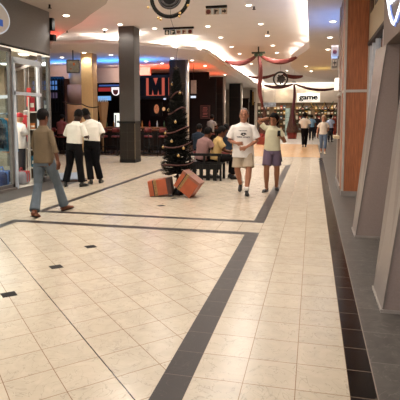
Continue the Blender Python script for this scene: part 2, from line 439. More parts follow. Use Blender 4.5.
# letter: an open curved stroke, white core in a blue rim
pts = [S(388.8, -14, .87), S(389.5, -4, .87), S(391, 6, .87), S(392.5, 15, .87), S(394.5, 21.5, .87), S(396.5, 23.8, .87), S(398.6, 20, .87), S(401, 12, .87), S(404, 3, .87), S(406, -8, .87)]
pts = [p-V((.87, 2.0, 2.445)) for p in pts]
ext = [p+V((-.03, 0, 0)) for p in pts]
let = MB().loft([p+V((-.012, 0, 0)) for p in pts], [(.036, .012)]*len(pts), side=(0, 1, 0), n=10).build('letter', mat('blue_letter_rim', '7d8fd0', .4, emit='8aa0e8', es=.5, var=0), t, True)
MB().loft(ext, [(.018, .01)]*len(pts), side=(0, 1, 0), n=10).build('neon_core', glow('neon_white', 'f2f4ff', 2.2), let, True)
bp = [S(392, 2.5, .87), S(393.8, 1.2, .87), S(396, -1, .87), S(398, -5, .87)]
MB().loft([p-V((.87+.02, 2.0, 2.445)) for p in bp], [(.026, .012)]*4, side=(0, 1, 0), n=8).build('letter', glow('neon_white', 'f2f4ff', 2.2), t, True)

# ------------------------------------------------------------------ left shop
FX = -6.2
t = thing('shop_fascia', 'dark grey fascia above the sports shop window', 'fascia', (FX, 3, 3.05))
MB().box((-.25, 0, 0), (0, 7.66, 1.0)).build('panel', taupe, t)
MB().box((-.2, 0, -.045), (-.004, 7.64, -.012)).build('shadow_gap', black, t)
MB().box((-.2, 0, -.075), (.0, 7.64, -.046)).build('light_rail', mat('white_rail', 'f0ece2', .5, emit='fff4e0', es=.5, var=0), t)
t = thing('oval_sign', 'pale oval shop sign with blue lettering on the grey fascia', 'sign', (FX+.003, 8.39, 3.51))
def oval(a, b, n=48): return [(0, a*math.cos(2*PI*i/n), b*math.sin(2*PI*i/n)) for i in range(n)]
MB().extr([(p[0], p[1], p[2]) for p in oval(.57, .32)], (.07, 0, 0)).build('face', mat('sign_face', 'b9b0a6', .5, emit='cfc6ba', es=.18, var=.05), t)
mb = MB(); mb.loft([(.05, p[1], p[2]) for p in oval(.585, .335)], [(.03, .022)]*48, side=(1, 0, 0), n=8, closed=True); mb.build('rim', mat('sign_rim', 'c8d2dc', .3, emit='c8d8e8', es=.3, var=0), t, True)
mb = MB(); mb.box((.07, .2, -.15), (.085, .345, -.02)); mb.box((.07, -.3, -.15), (.085, .12, -.02)); mb.build('lettering', mat('sign_blue', '2c5db8', .4, emit='2c5db8', es=.35, var=0), t)
# speaker pair at the fascia end
t = thing('wall_speaker', 'black speaker bracketed to the end of the grey fascia', 'speaker', (FX+.02, 10.72, 3.58))
MB().box((-.12, -.04, .05), (.04, .1, .34), bevel=.01).build('upper_cabinet', black, t)
MB().box((-.12, -.04, -.2), (.07, .1, -.05), bevel=.01).build('lower_cabinet', black, t)
MB().box((-.06, -.05, -.05), (-.03, .0, .05)).build('bracket', black, t)
# shop floor, ceiling, walls
struct(MB().box((-11.5, 3, 0), (-11.3, 13.5, 3.2)).build('wall_shop_rear', mat('shop_rear', 'b0a08a', .8)))
struct(MB().box((-11.3, 2.9, 0), (FX-.02, 3.0, 3.2)).build('wall_shop_side', mat('shop_rear', '8a7a68')))
struct(MB().prism([(-11.3, 3), (FX-.26, 3), (FX-.26, 10.45), (-9.3, 13.4), (-11.3, 13.4)], 3.06, 3.16).build('ceiling', mat('shop_ceiling', '8a8678', .9)))
# glass front: frames as window parts
fr = mat('dark_bronze_frame', '6a6664', .4, .4)
w2 = struct(MB().box((FX-.04, 3.0, .12), (FX-.03, 9.06, 2.97)).build('window_2', gl_pane))
mb = MB()
for y in (4.2, 5.8, 7.4, 9.03): mb.box((FX-.07, y, .05), (FX, y+.075, 2.97))
mb.box((FX-.07, 3, 0), (FX, 9.1, .12)); mb.box((FX-.07, 3, 2.9), (FX, 9.1, 2.975)); mb.build('window_frame', fr, w2)
GA, GB = V((FX-.03, 10.62, 0)), V((-9.4, 13.6, 0))
gd = (GB-GA).normalized(); gn = V((-gd.y, gd.x, 0))
def wallbox(mb, s0, s1, z0, z1, th):
    p, q = GA+gd*s0, GA+gd*s1
    mb.prism([(p-gn*th)[:2], (q-gn*th)[:2], (q+gn*th)[:2], (p+gn*th)[:2]], z0, z1); return mb
mb = MB().box((FX-.04, 10.24, .12), (FX-.03, 10.56, 2.97)); wallbox(mb, .03, 4.3, .12, 2.97, .005)
w3 = struct(mb.build('window_3', gl_pane))
mb = MB(); mb.box((FX-.07, 10.56, .0), (FX, 10.64, 2.975)); mb.box((FX-.07, 10.2, 0), (FX, 10.27, 2.975)); mb.box((FX-.07, 10.2, 0), (FX, 10.64, .12))
wallbox(mb, .03, 4.35, 0, .12, .03); wallbox(mb, .03, 4.35, 2.9, 2.975, .03)
for s_ in (1.1, 2.2, 3.3, 4.3): wallbox(mb, s_, s_+.06, .1, 2.95, .03)
mb.build('window_frame', fr, w3)
mb = MB(); wallbox(mb, .12, 4.4, 3.05, 4.045, .08); struct(mb.build('wall_shop_side', taupe))
struct(MB().box((-11.3, 13.4, 0), (-9.4, 13.5, 3.2)).build('wall_shop_end', mat('shop_rear', 'b0a08a', .8)))
al = mat('aluminium', 'c4ced8', .35, .3, var=.05)
d1 = struct(MB().box((FX-.05, 9.13, 2.7), (FX+.02, 10.2, 2.82)).box((FX-.05, 9.12, 0), (FX+.02, 9.2, 2.75)).box((FX-.05, 10.09, 0), (FX+.0, 10.17, 2.75)).box((FX-.05, 9.13, 2.02), (FX+.02, 10.2, 2.09)).build('door_1', al))
leaf = MB().box((-.02, 0, 0), (.02, .07, 2.0)).box((-.02, .72, 0), (.02, .8, 2.0)).box((-.02, 0, 1.93), (.02, .8, 2.0)).box((-.02, 0, 0), (.02, .8, .1)).build('door_leaf', al, d1, loc=(FX-.06, 9.22, .02))
leaf.rotation_euler = (0, 0, 1.2)
MB().box((-.005, .07, .1), (.005, .72, 1.93)).build('pane', gl_pane, leaf)
# glass-grey sill
struct(MB().box((FX-.01, 3, 0), (FX+.05, 9.1, .05)).build('trim_2', mat('grey_sill', '6b645e', .4)))

# stock in the shop --------------------------------------------------
def sh(px, py, X): return S(px, py, X)
# mannequin with a white shirt and a red cap
p = S(20.5, 152, -7.0)
t = thing('mannequin', 'shop mannequin in a white T-shirt, red cap and dark lanyard behind the glass', 'mannequin', (p.x, p.y, 0), 2.6)
MB().loft([(0, 0, .85), (0, 0, 1.0), (0, 0, 1.25), (0, 0, 1.42), (0, 0, 1.5)], [(.15, .1), (.15, .1), (.18, .12), (.17, .1), (.06, .06)], side=(1, 0, 0), n=16).ball((0, 0, 1.62), (.085, .1, .12)).cyl((0, 0, 1.45), (0, 0, 1.56), .05).build('body', mat('mannequin_skin', 'b08a6c', .5), t, True)
MB().loft([(0, 0, .83), (0, 0, 1.0), (0, 0, 1.25), (0, 0, 1.42), (0, 0, 1.5)], [(.2, .15), (.19, .14), (.2, .14), (.2, .12), (.08, .07)], side=(1, 0, 0), n=18).loft([(-.14, 0, 1.43), (-.26, 0, 1.2)], [.08, .1], n=12).loft([(.14, 0, 1.43), (.26, 0, 1.2)], [.08, .1], n=12).build('shirt', mat('white_cotton', 'e8e2da', .8, bump=.2), t, True)
mb = MB().ball((0, 0, 1.68), (.1, .115, .08)); mb.box((-.08, -.2, 1.655), (.08, -.06, 1.675), bevel=.008); mb.build('cap', mat('red_cap', 'b02a34', .7), t, True)
mb = MB().loft([(-.07, -.1, 1.48), (-.02, -.15, 1.3), (0, -.155, 1.1)], .012, n=6).loft([(.07, -.1, 1.48), (.02, -.15, 1.3), (0, -.155, 1.1)], .012, n=6).box((-.04, -.17, 1.0), (.04, -.145, 1.12)); mb.build('lanyard', mat('dark_lanyard', '3a1820', .6), t)
MB().loft([(0, 0, .85), (0, 0, .45), (0, 0, .05)], [(.17, .12), (.16, .11), (.15, .1)], side=(1, 0, 0), n=14).build('trousers', mat('dark_trouser_stock', '1c1a20', .8), t, True)
MB().cyl((0, 0, 0), (0, 0, .05), .2).build('base', steel, t)
t.scale = (.94, .94, .94)
# bags on the display floor
def bag(px, py, X, size, label, m, m2):
    q = S(px, py, X)
    t = thing('duffel_bag', label, 'bag', (q.x, q.y, 0), .2)
    a, b, c = size
    MB().box((-a, -b, .005), (a, b, c), bevel=min(a, c)*.45).build('body', m, t, True)
    MB().box((-a-.01, -b*.4, c*.2), (a+.01, -b*.25, c*1.01)).box((-a-.01, b*.25, c*.2), (a+.01, b*.4, c*1.01)).build('strap', m2, t)
    MB().loft([(0, -b*.35, c*.98), (0, -b*.2, c*1.25), (0, b*.2, c*1.25), (0, b*.35, c*.98)], .014, n=8).build('handle', m2, t, True)
navy = mat('navy_nylon', '1b2a58', .5, bump=.2); grey_n = mat('grey_nylon', '7d7c80', .5, bump=.2); skyb = mat('sky_blue_nylon', '4a7cc0', .5, bump=.2)
bag(2, 188, -6.65, (.18, .3, .36), 'navy duffel bag at the bottom of the shop window', navy, skyb)
bag(21.5, 183, -6.55, (.16, .2, .3), 'grey duffel bag beside the navy one in the shop window', grey_n, mat('red_strap', 'b03a3a'))
# clothes rails with hanging garments
def rail(x, y, n, rz, label, cols, zt=1.75, hl=.6):
    t = thing('clothes_rail', label, 'clothes rail', (x, y, 0), rz)
    MB().cyl((-hl, 0, zt), (hl, 0, zt), .016).build('bar', steel, t, True)
    for s in (-hl, hl): MB().cyl((s, 0, .03), (s, 0, zt), .018).box((s-.02, -.25, 0), (s+.02, .25, .03)).build('upright', steel, t)
    for k in range(n):
        px = (hl-.08)*(2*k/(n-1)-1)
        c, q = V((px, 0, 0)), random.uniform(-.1, .1)
        g = MB()
        L = random.uniform(.65, .9)
        g.loft([(px, 0, zt-.1), (px, 0, zt-.16), (px, 0, zt-.3), (px, 0, zt-.12-L)], [(.02, .06), (.04, .2), (.045, .22), (.05, .24)], side=(1, 0, 0), n=10)
        ob = g.build('jacket', cols[k % len(cols)], None, True)
        ob.location = (x, y, 0); ob.rotation_euler = (0, 0, rz)
        hk = MB().torus((px, 0, zt-.005), .03, .005, ax1=(0, 1, 0), n=12, m=6).cyl((px, 0, zt-.11), (px, 0, zt-.03), .005, n=6).build('hanger', steel, ob)
        yield ob
cl = [mat('garment_teal', '2f6f86', .8, bump=.2), mat('garment_blue', '3f7fb0', .8), mat('garment_dark', '20222c', .8), mat('garment_white', 'd8d4cc', .8), mat('garment_orange', 'c8763a', .8), mat('garment_grey', '77757a', .8), mat('garment_red', 'b03038', .8)]
names = ['teal', 'sky blue', 'black', 'white', 'orange', 'grey', 'red']
q = S(3, 150, -6.98)
for i, g in enumerate(rail(q.x, q.y, 5, 1.15, 'steel clothes rail nearest the window behind the duffel bags', [cl[1], cl[2], cl[0], cl[4], cl[1]], 1.62, .32)):
    tag(g, ['left sky blue', 'black', 'teal', 'orange', 'right sky blue'][i]+' jacket on the clothes rail nearest the shop window', 'jacket', 'jackets on the near rail')
q = S(27, 150, -7.35)
for i, g in enumerate(rail(q.x, q.y, 4, 2.3, 'steel clothes rail in the middle of the sports shop', cl[::-1], 1.7, .26)):
    tag(g, names[::-1][i % 7]+' jacket on the rail in the middle of the shop', 'jacket', 'jackets on the middle rail')
# shelf unit with folded goods
def shelves(x, y, rz, label, word, n=4, wd=1.3, zs=(.35, .8, 1.25, 1.7), cols=cl, fm=None):
    t = thing('shelf_unit', label, 'shelves', (x, y, 0), rz)
    fm = fm or mat('white_shelf', 'd9d2c6', .5)
    MB().box((-wd/2, .1, 0), (wd/2, .13, zs[-1]+.35)).build('back_panel', mat('shelf_back', '6a5a4c', .7), t)
    for s in (-wd/2, wd/2): MB().box((s-.015, -.2, 0), (s+.015, .13, zs[-1]+.35)).build('side_panel', fm, t)
    for z in zs: MB().box((-wd/2, -.2, z-.025), (wd/2, .1, z)).build('shelf', fm, t)
    order = (['lowest', 'second', 'third', 'top'] if len(zs) == 4 else ['lowest', 'second', 'middle', 'fourth', 'top'])
    nth = ['first', 'second', 'third', 'fourth', 'fifth']
    cn = names if cols is cl else ['red', 'yellow', 'green', 'blue', 'white', 'brown', 'orange']
    for zi, z in enumerate(zs):
        for k in range(n):
            xx = -wd/2+wd*(k+.5)/n
            a = wd/n*.36; hh = random.uniform(.1, .4)
            ci = (k*3+zi*2) % len(cols)
            mb = MB().box((-a, -.14, 0), (a, .08, hh), bevel=.012)
            ob = mb.build('product_box', cols[ci])
            R = Matrix.Rotation(rz, 3, 'Z')
            ob.location = V((x, y, 0))+R @ V((xx, 0, z+.001)); ob.rotation_euler = (0, 0, rz)
            tag(ob, '%s carton, %s from left on the %s shelf, %s' % (cn[ci], nth[k], order[zi], word), 'carton', 'cartons on the shelves '+word)
            MB().box((-a*.7, -.145, hh*.3), (a*.7, -.139, hh*.6)).build('paper_band', mat('band_pale', 'e0d8c8', .6), ob)
q = S(40.5, 150, -6.68)
shelves(q.x, q.y, .55, 'narrow white shelf unit by the end glass of the sports shop', 'sports shop end glass', 3, .5, (.3, .75, 1.25, 1.68))
shelves(-10.6, 9.0, PI/2, 'wide white shelf unit on the rear wall of the sports shop', 'sports shop rear wall', 5, 2.2)
q = S(29, 98, -6.9)
t = thing('pennant', 'red pennant hanging in the sports shop behind the door frame', 'pennant', (q.x, q.y, q.z))
MB().extr([(-.06, 0, .25), (.06, 0, .25), (.03, 0, -.25), (-.07, 0, -.2)], (0, .012, 0)).build('cloth', mat('pennant_red', 'b82a2a', .7), t)
MB().cyl((0, .006, .25), (0, .006, 3.058-q.z), .005, n=6).build('cord', steel, t)
# ceiling lamps in the shop
for (px, py, X, lb) in ((24, 54.5, -8.2, 'round white ceiling lamp in the shop above the door frame'), (5, 64, -8.6, 'round white ceiling lamp in the shop, leftmost'), (45, 79.5, -8.9, None)):
    if lb is None: continue
    d = _ray(px, py); tt = (3.02-HC)/d.z
    c = V((d.x*tt, d.y*tt, 3.03))
    if c.x < -11: c = V((-10.6, c.y*10.6/abs(c.x), 3.03))
    t = thing('ceiling_lamp', lb, 'ceiling lamp', c)
    MB().cyl((0, 0, 0), (0, 0, .028), .15, n=24).build('rim', al, t, True)
    MB().lathe([(.13, 0), (.12, -.02), (.07, -.035), (.0, -.04)]).build('diffuser', glow('lamp_white', 'fff2dc', 3.5), t, True)
# ------------------------------------------------------------------ restaurant
# black back panels and bulkheads
def panel(name, label, cat, x0, x1, py0, py1, Y, m, th=.1, zmin=None, zmax=None):
    a = W(x0, py1, Y); b = W(x1, py0, Y)
    z0 = a.z if zmin is None else zmin; z1 = b.z if zmax is None else zmax
    o = MB().box((0, 0, 0), (b.x-a.x, th, z1-z0)).build(name, m, loc=(a.x, Y, z0))
    if cat: tag(o, label, cat)
    return o
struct(panel('wall_panel', '', None, 96, 150, 66, 83, 23.2, mat('pale_bulkhead', 'cbb6a6', .8, var=.03), .15, zmax=ZL-.005))
struct(panel('wall_panel', '', None, 49, 83, 62, 79, 21.5, mauve, .15, zmax=ZL-.005))
a = W(99, 90, 25.0)
# restaurant light strips (lamps)
def strip(label, x0, x1, y0, y1, Y, gm, col):
    a = W(x0, y1, Y); b = W(x1, y0, Y)
    t = thing('light_strip', label, 'light strip', (a.x, Y, a.z))
    MB().box((-.03, .0, -.03), (b.x-a.x+.03, .06, b.z-a.z+.03)).build('housing', black, t)
    MB().box((0, -.03, 0), (b.x-a.x, -.0, b.z-a.z), bevel=.01).build('tube', gm, t)
strip('blue light strip over the bar between the beige and grey columns', 99, 121, 84.5, 86.5, 26.44, glow('blue_dim', '5470b8', .55), 0)
strip('red light strip over the bar beneath the pale bulkhead', 98.5, 111, 87.5, 91.5, 26.44, glow('red_strip', 'b83a3a', .6), 0)
strip('wide blue-white light strip behind the tan tapered stand', 98, 111, 96, 100.5, 26.44, glow('blue_strip', '7aaee8', 1.0), 0)
# lattice window lit blue
t = thing('lattice_screen', 'dark lattice screen with blue light behind, seen past the shop corner', 'screen', W(30, 112, 20.5))
a = W(30, 112, 20.5); b = W(63, 77, 20.5)
w_, h_ = b.x-a.x, b.z-a.z
MB().box((0, .06, -a.z), (w_, .12, h_)).build('backing', blackwall, t)
MB().box((.1, .03, h_*.64), (w_*.82, .055, h_*.9)).build('lit_panel', glow('blue_pane', '5b86c8', .75), t)
MB().box((.1, .03, h_*.4), (w_*.82, .055, h_*.56)).build('lit_panel', glow('mauve_pane', '7d6a88', .3), t)
mb = MB()
for k in range(13): mb.box((w_*k/12-.02, 0, 0), (w_*k/12+.02, .028, h_))
for z in (0, .3, .58, .77, 1): mb.box((0, 0, h_*z-.03), (w_, .028, h_*z+.03))
mb.build('lattice', black, t)
# curved drum wall left of the beige column
c = G(73, 150); 
cx, cy = W(73, 118, 19.6).x, 20.2
struct(MB().loft([(cx, cy, 0), (cx, cy, 2.12)], .52, n=36).build('wall_drum', mat('drum_tan', 'a3744a', .6, var=.1), smooth=True))
struct(MB().loft([(cx, cy, 2.12), (cx, cy, 2.98)], .5, n=36).build('wall_drum', mat('drum_mauve', '8f726a', .6, var=.05), smooth=True))
struct(MB().loft([(cx+.05, cy+.2, 2.98), (cx+.05, cy+.2, 3.95)], [.52, .6], n=36).build('wall_drum', mat('pale_drum', 'd2c2b2', .7, var=.03), smooth=True))
# hanging monitor
c = W(73, 66, 16.8)
t = thing('monitor', 'grey hanging monitor tilted under the blue-lit ceiling', 'monitor', c, .35)
mb = MB().box((-.24, 0, -.26), (.24, .07, .24), bevel=.01); mb.build('casing', mat('monitor_grey', '4c463e', .5), t)
MB().box((-.21, -.008, -.22), (.21, 0, .2)).build('screen', mat('monitor_screen', '5a5648', .4, emit='6a6656', es=.5, var=.4, scale=9), t)
MB().box((.0, -.012, .02), (.07, -.008, .12)).box((-.12, -.012, -.13), (-.05, -.008, -.09)).build('picture_detail', glow('orange_patch', 'b06038', .6), t)
MB().cyl((0, .04, .24), (0, .04, ZL-c.z-.003), .02, n=8).build('hanger', black, t)
# tan tapered stand with a fringe
c = W(103.5, 128, 20.5)
t = thing('tapered_stand', 'tan tapered wooden stand right of the beige column', 'stand', (c.x, 20.5, 0))
z1 = W(103, 102, 20.5).z
MB().loft([(0, 0, 0), (0, 0, .95), (0, 0, z1)], [(.1, .1), (.1, .1), (.27, .2)], side=(1, 0, 0), n=4).build('body', mat('tan_wood', 'a57c4e', .5, var=.15, stretch=(6, 6, 1)), t)
mb = MB()
for k in range(7): mb.loft([(-.24+.08*k, -.1, z1), (-.26+.087*k, -.16, z1+.2)], [.025, .008], n=6)
mb.build('fringe', mat('fringe_white', 'cfd6e0', .5), t)
# cup sign
c = W(115.6, 91.5, 20.3)
t = thing('cup_sign', 'lit cup-shaped sign in white with a dark red centre beside the grey column', 'sign', c)
s = 9.6/482*20.5/2
def cup(k, n=24):
    pts = [(-k, 0, k*.9)]
    for i in range(n+1):
        a = PI+PI*i/n; pts.append((k*math.cos(a)*.98, 0, k*.35+k*1.2*math.sin(a)))
    pts.append((k, 0, k*.9)); return pts
MB().extr(cup(s), (0, .06, 0)).build('light_box', glow('cup_white', 'fff4f4', 1.3), t)
MB().extr([(p[0], -.012, p[2]-.04) for p in cup(s*.62)], (0, .012, 0)).build('cup_picture', mat('cup_red', '5c1f22', .5), t)
MB().box((-s*.95, -.02, s*.5), (s*.8, -.0, s*.62)).build('stripe', mat('cup_stripe', 'a03c58', .5), t)
MB().box((-s*1.3, .061, -s*1.2), (s*1.3, .1, s*1.1)).build('backing', black, t)
# lit menu panel
c = W(117.5, 121, 22)
t = thing('menu_board', 'bright white lit menu board left of the grey column', 'menu board', (c.x, 22, c.z))
MB().box((-.22, 0, -.42), (.22, .06, .42)).build('frame', black, t)
MB().box((-.17, -.012, -.38), (.17, 0, .38)).build('lit_face', glow('menu_white', 'f2f4ea', 1.2), t)
MB().box((-.13, -.016, -.3), (-.06, -.0125, .3)).box((-.02, -.016, -.1), (.1, -.0125, .02)).build('printed_lines', mat('print_grey', '8a9088', .6), t)
# dark letter sign on a pink glow
a = W(138, 97, 22.0); b = W(168, 76.5, 22.0)
t = thing('letter_sign', 'dark block letters against a glowing pink panel behind the Christmas tree', 'sign', (a.x, 22.0, a.z))
w_, h_ = b.x-a.x, b.z-a.z
MB().box((0, .1, 0), (w_, .16, h_)).build('glow_panel', glow('pink_panel', 'e06a58', .6), t)
def U(px): return (px-138)/30*w_
def Hh(py): return (97-py)/20.5*h_
def poly(ps): return [(U(x), 0, Hh(y)) for x, y in ps]
mb = MB()
mb.extr(poly([(148.8, 77), (152.8, 77), (155.6, 85.5), (158.3, 77), (161.4, 77), (161.4, 95), (159, 95), (158.2, 88), (157, 95), (153.8, 95), (152.4, 88), (151.6, 95), (148.8, 95)]), (0, .08, 0)).build('letter', blackwall, t)
MB().extr(poly([(138, 76.5), (145.8, 76.5), (145.8, 97), (138, 97)]), (0, .08, 0)).build('letter', blackwall, t)
MB().extr(poly([(164.6, 76.5), (168, 76.5), (168, 97), (164.6, 97)]), (0, .08, 0)).build('letter', blackwall, t)
mb = MB().box((-.1, -.02, -.1), (w_+.1, .18, .06)).box((-.1, -.02, h_-.05), (w_+.1, .18, h_+.08)); mb.build('frame', black, t)
# lit round picture
c = W(156.5, 109, 22.5)
t = thing('lit_picture', 'small lit picture with an orange blotch on the black restaurant wall', 'picture', c)
MB().box((-.3, 0, -.34), (.3, .05, .34)).build('frame', blackwall, t)
mb = MB().ball((0, 0, 0), (.13, .012, .22)); mb.ball((.02, -.012, .08), (.05, .012, .07)); mb.build('picture', mat('orange_blotch', 'b06a48', .5, emit='c07850', es=.45, var=.6, scale=12), t, True)
for px, py, lb in ((164, 109, 'small amber wall lamp beside the lit picture'), (165, 99, 'small white wall lamp under the dark letter sign')):
    c = W(px, py, 21.6); t = thing('wall_lamp', lb, 'wall lamp', c)
    MB().box((-.05, .0, -.08), (.05, .06, .08)).build('backplate', black, t)
    MB().ball((0, -.05, 0), (.07, .05, .09 if px == 164 else .04)).build('shade', glow('amber' if px == 164 else 'cool', 'd8a070' if px == 164 else 'cfd8f0', .9), t, True)
# dark bulkhead and poster right of the tree column
o = panel('restaurant_bulkhead', 'black bulkhead panel between the two dark columns', 'bulkhead', 191, 216, 78.5, 128, 26.0, blackwall, .1, zmin=.0)
c = W(205, 112, 25.9)
t = thing('framed_poster', 'framed poster with faint reddish print on the black bulkhead', 'poster', (c.x, 25.94, c.z))
MB().box((-.27, 0, -.37), (.27, .05, .37)).build('frame', mat('poster_frame', '4a3028', .5), t)
MB().box((-.23, -.01, -.33), (.23, 0, .33)).build('print', mat('poster_print', '2a1714', .5, var=.3), t)
mb = MB()
for i, z in enumerate((-.24, -.12, -.06, .06, .16, .24)): mb.box((-.15+.02*(i % 3), -.014, z-.02), (.14-.03*(i % 2), -.0105, z+.015))
mb.build('printed_lines', mat('print_pink', '9a5a52', .6), t)
c = W(193.5, 87, 22.5)
t = thing('hanging_board', 'beige hanging board beside the pale tube of the tree column', 'board', (c.x, 22.5, c.z))
MB().box((-.13, 0, -.32), (.13, .04, .32)).build('face', mat('board_beige', 'a08a78', .6), t)
MB().box((-.13, -.03, -.52), (.11, .03, -.42)).build('lamp', glow('board_lamp', 'dfe6f4', 1.0), t)
MB().cyl((0, .02, .32), (0, .02, ZL-c.z-.003), .012, n=6).build('hanger', black, t)

# long bar, high tables and stools
bar_top = mat('bar_top', '6a4028', .3, var=.2, stretch=(1, 6, 6))
def high_table(x, y, w, label):
    t = thing('bar_table', label, 'table', (x, y, 0))
    MB().box((-w/2, -.35, .96), (w/2, .35, 1.02), bevel=.01).build('tabletop', bar_top, t)
    for sx in (-w/2+.12, w/2-.12):
        MB().cyl((sx, 0, .03), (sx, 0, .96), .045, n=12).build('leg', black, t, True)
        MB().cyl((sx, 0, 0), (sx, 0, .03), .26, n=20).build('foot', black, t, True)
    MB().cyl((-w/2+.12, 0, .3), (w/2-.12, 0, .3), .02, n=8).build('rail', black, t, True)
red_vinyl = mat('red_vinyl', '6a2420', .45, var=.1)
stool = None
def place_stool(x, y, label, rz=0):
    global stool
    if stool is None:
        t = thing('bar_stool', label, 'stool', (x, y, 0), rz, 'bar stools along the restaurant front')
        MB().lathe([(.17, .7), (.19, .72), (.19, .76), (.16, .78)], n=18).build('seat', red_vinyl, t, True)
        for a in range(4):
            c_, s_ = math.cos(PI/4+a*PI/2), math.sin(PI/4+a*PI/2)
            MB().cyl((.12*c_, .12*s_, .7), (.2*c_, .2*s_, 0), .015, n=8).build('leg', black, t, True)
        MB().torus((0, 0, .3), .165, .011, ax2=(0, 1, 0), n=20, m=6).build('footring', black, t, True)
        mb = MB().loft([(.15*math.cos(a), .15*math.sin(a), 1.0) for a in [PI*k/8 for k in range(9)]], [(.09, .012)]*9, side=(0, 0, 1), n=8)
        mb.build('backrest', red_vinyl, t, True)
        for s in (-.13, .13): MB().cyl((s, .04, .74), (s, .06, 1.0), .012, n=6).build('back_post', black, t)
        stool = t
    else: dup(stool, (x, y, 0), label, rz, 'bar stools along the restaurant front')
tabs = [(-10.2, 'farthest left'), (-8.0, 'behind the men in white shirts'), (-6.3, 'right of the grey column'), (-4.3, 'behind the bench')]
ys = {0: 19.0, 1: 19.3, 2: 19.6, 3: 23.5}
for i, (x, lb) in enumerate(tabs):
    high_table(x, ys[i], 1.7 if i in (0, 1) else 1.3, 'dark high bar table '+lb)
    ks = (-.5, .05, .55) if i in (0, 1) else (-.35, .3)
    for k, dx in enumerate(ks):
        if (i, k) in ((0, 1), (1, 2), (3, 0)): continue
        place_stool(x+dx, ys[i]-.62, 'red bar stool, %s at the bar table %s' % (('left one', 'middle one', 'right one')[k] if len(ks) == 3 else ('left one', 'right one')[k], lb), .1*k)
# long bar counter at the back
t = thing('bar_counter', 'long dark bar counter with a warm wooden top across the restaurant', 'bar', (-12.4, 21.2, 0))
MB().box((0, 0, 0), (6.0, .55, 1.02)).build('front', dwood, t)
MB().box((-.04, -.1, 1.02), (6.04, .6, 1.08)).build('worktop', mat('bar_worktop', '8a5a38', .3, var=.2), t)
for k in range(1, 10): MB().box((k*.6-.02, -.015, .1), (k*.6+.02, -.001, .98)).build('batten', black, t)
# railing
t = thing('railing', 'low black railing between the bar tables and the court', 'railing', (-7.6, 17.9, 0))
for z in (.12, .9): MB().box((0, -.02, z-.02), (1.75, .02, z+.02)).build('rail', black, t)
for k in range(10): MB().box((.03+k*.185, -.012, 0 if k in (0, 9) else .12), (.055+k*.185, .012, .9)).build('baluster', black, t)
# bottles along the bar
bcol = [('amber', mat('bottle_amber', 'a86a30', .2)), ('green', mat('bottle_green', '3a5a38', .2)), ('clear', mat('bottle_clear', 'b8b4a8', .2)), ('red', mat('bottle_red', '8a3028', .2))]
bx = -11.9
proto = {}
for k in range(16):
    x = -12.1+k*.36
    nm, m = bcol[(k*7) % 4]
    lb = '%s bottle on the long bar counter, number %d from the left' % (nm, k+1)
    if nm not in proto:
        t = thing('bottle', lb, 'bottle', (x, 21.4, 1.081), 0, 'bottles on the long bar counter')
        MB().lathe([(.035, 0), (.04, .01), (.04, .17), (.015, .23), (.015, .29)], n=12).build('body', m, t, True)
        MB().cyl((0, 0, .29), (0, 0, .31), .017, n=10).build('cap', black, t)
        proto[nm] = t
    else: dup(proto[nm], (x, 21.4+.03*(k % 3), 1.081), lb)
# dark garland strung across the beige column
p0, p1, p2 = W(63, 102, 17.5), W(82, 104, 17.5), W(99, 106.5, 17.5)
tag(MB().loft(arc(p0, p1, .05)+arc(p1, p2, .08)[1:], .022, n=8).build('garland', mat('dark_garland', '3a2a22', .8), None, True), 'thin dark garland strung across the beige column', 'garland')
# floor display wedge behind the men
c = G(66, 182)
t = thing('floor_board', 'blue-grey folding board lying on the floor behind the man in white', 'board', (c.x, c.y+.15, 0), .5)
o = MB().box((-.3, -.15, .0), (.3, .15, .02), Euler((.45, 0, 0))).build('face', mat('board_blue', '8d9aa8', .5), t); o.location = (0, .1, .1)
MB().box((-.3, -.12, 0), (.42, .3, .03)).build('base', mat('board_brown', '3a241c', .6), t)

# ------------------------------------------------------------------ Christmas tree, gifts, wreath
TX, TY = -2.6, 9.2
needle = mat('tree_needles', '12110c', .9, var=.35, scale=20, spec=.2)
t = thing('christmas_tree', 'slim dark artificial Christmas tree between the two gift boxes', 'christmas tree', (TX, TY, 0))
MB().cyl((0, 0, .04), (-.03, 0, 2.45), .028, .008, n=10).build('trunk', mat('trunk_brown', '2a1c12', .8), t, True)
mb = MB()
for a in range(4):
    c_, s_ = math.cos(a*PI/2+.4), math.sin(a*PI/2+.4)
    mb.loft([(0, 0, .16), (.1*c_, .1*s_, .06), (.2*c_, .2*s_, .012)], [.03, .022, .012], n=8)
mb.lathe([(.12, 0), (.12, .05), (.06, .09), (.04, .3)]); mb.build('stand', black, t, True)
mb = MB(); rnd = random.Random(3)
def tr(z): return max(.04, .33*(1-(z-.42)/2.12)**.8)
for k in range(760):
    z = .42+2.03*(k/760)**.95; a = k*2.39996
    r = tr(z)*rnd.uniform(.85, 1.12)
    d = V((math.cos(a), math.sin(a), 0))
    tip = V((-.01*z, 0, z+rnd.uniform(-.03, .07)))+d*r
    base = V((-.01*z, 0, z+.0))
    m1 = base.lerp(tip, .6)+V((0, 0, -.03))
    mb.loft([base, m1, tip], [.008, .012, .003], n=4)
    nn = 9 if r > .12 else 6
    for j in range(nn):
        f = .3+.7*(j+1)/nn
        p = base.lerp(m1, f/.6) if f < .6 else m1.lerp(tip, (f-.6)/.4)
        for s in (-1, 1):
            q = p+(d*.5+d.cross(V((0, 0, 1)))*s*rnd.uniform(.5, 1.1)+V((0, 0, rnd.uniform(-.7, .8)))).normalized()*rnd.uniform(.035, .06)
            w = V((0, 0, .006)); 
            vs = [mb.bm.verts.new(p-w), mb.bm.verts.new(p+w), mb.bm.verts.new(q)]; mb.bm.faces.new(vs)
mb.build('foliage', needle, t)
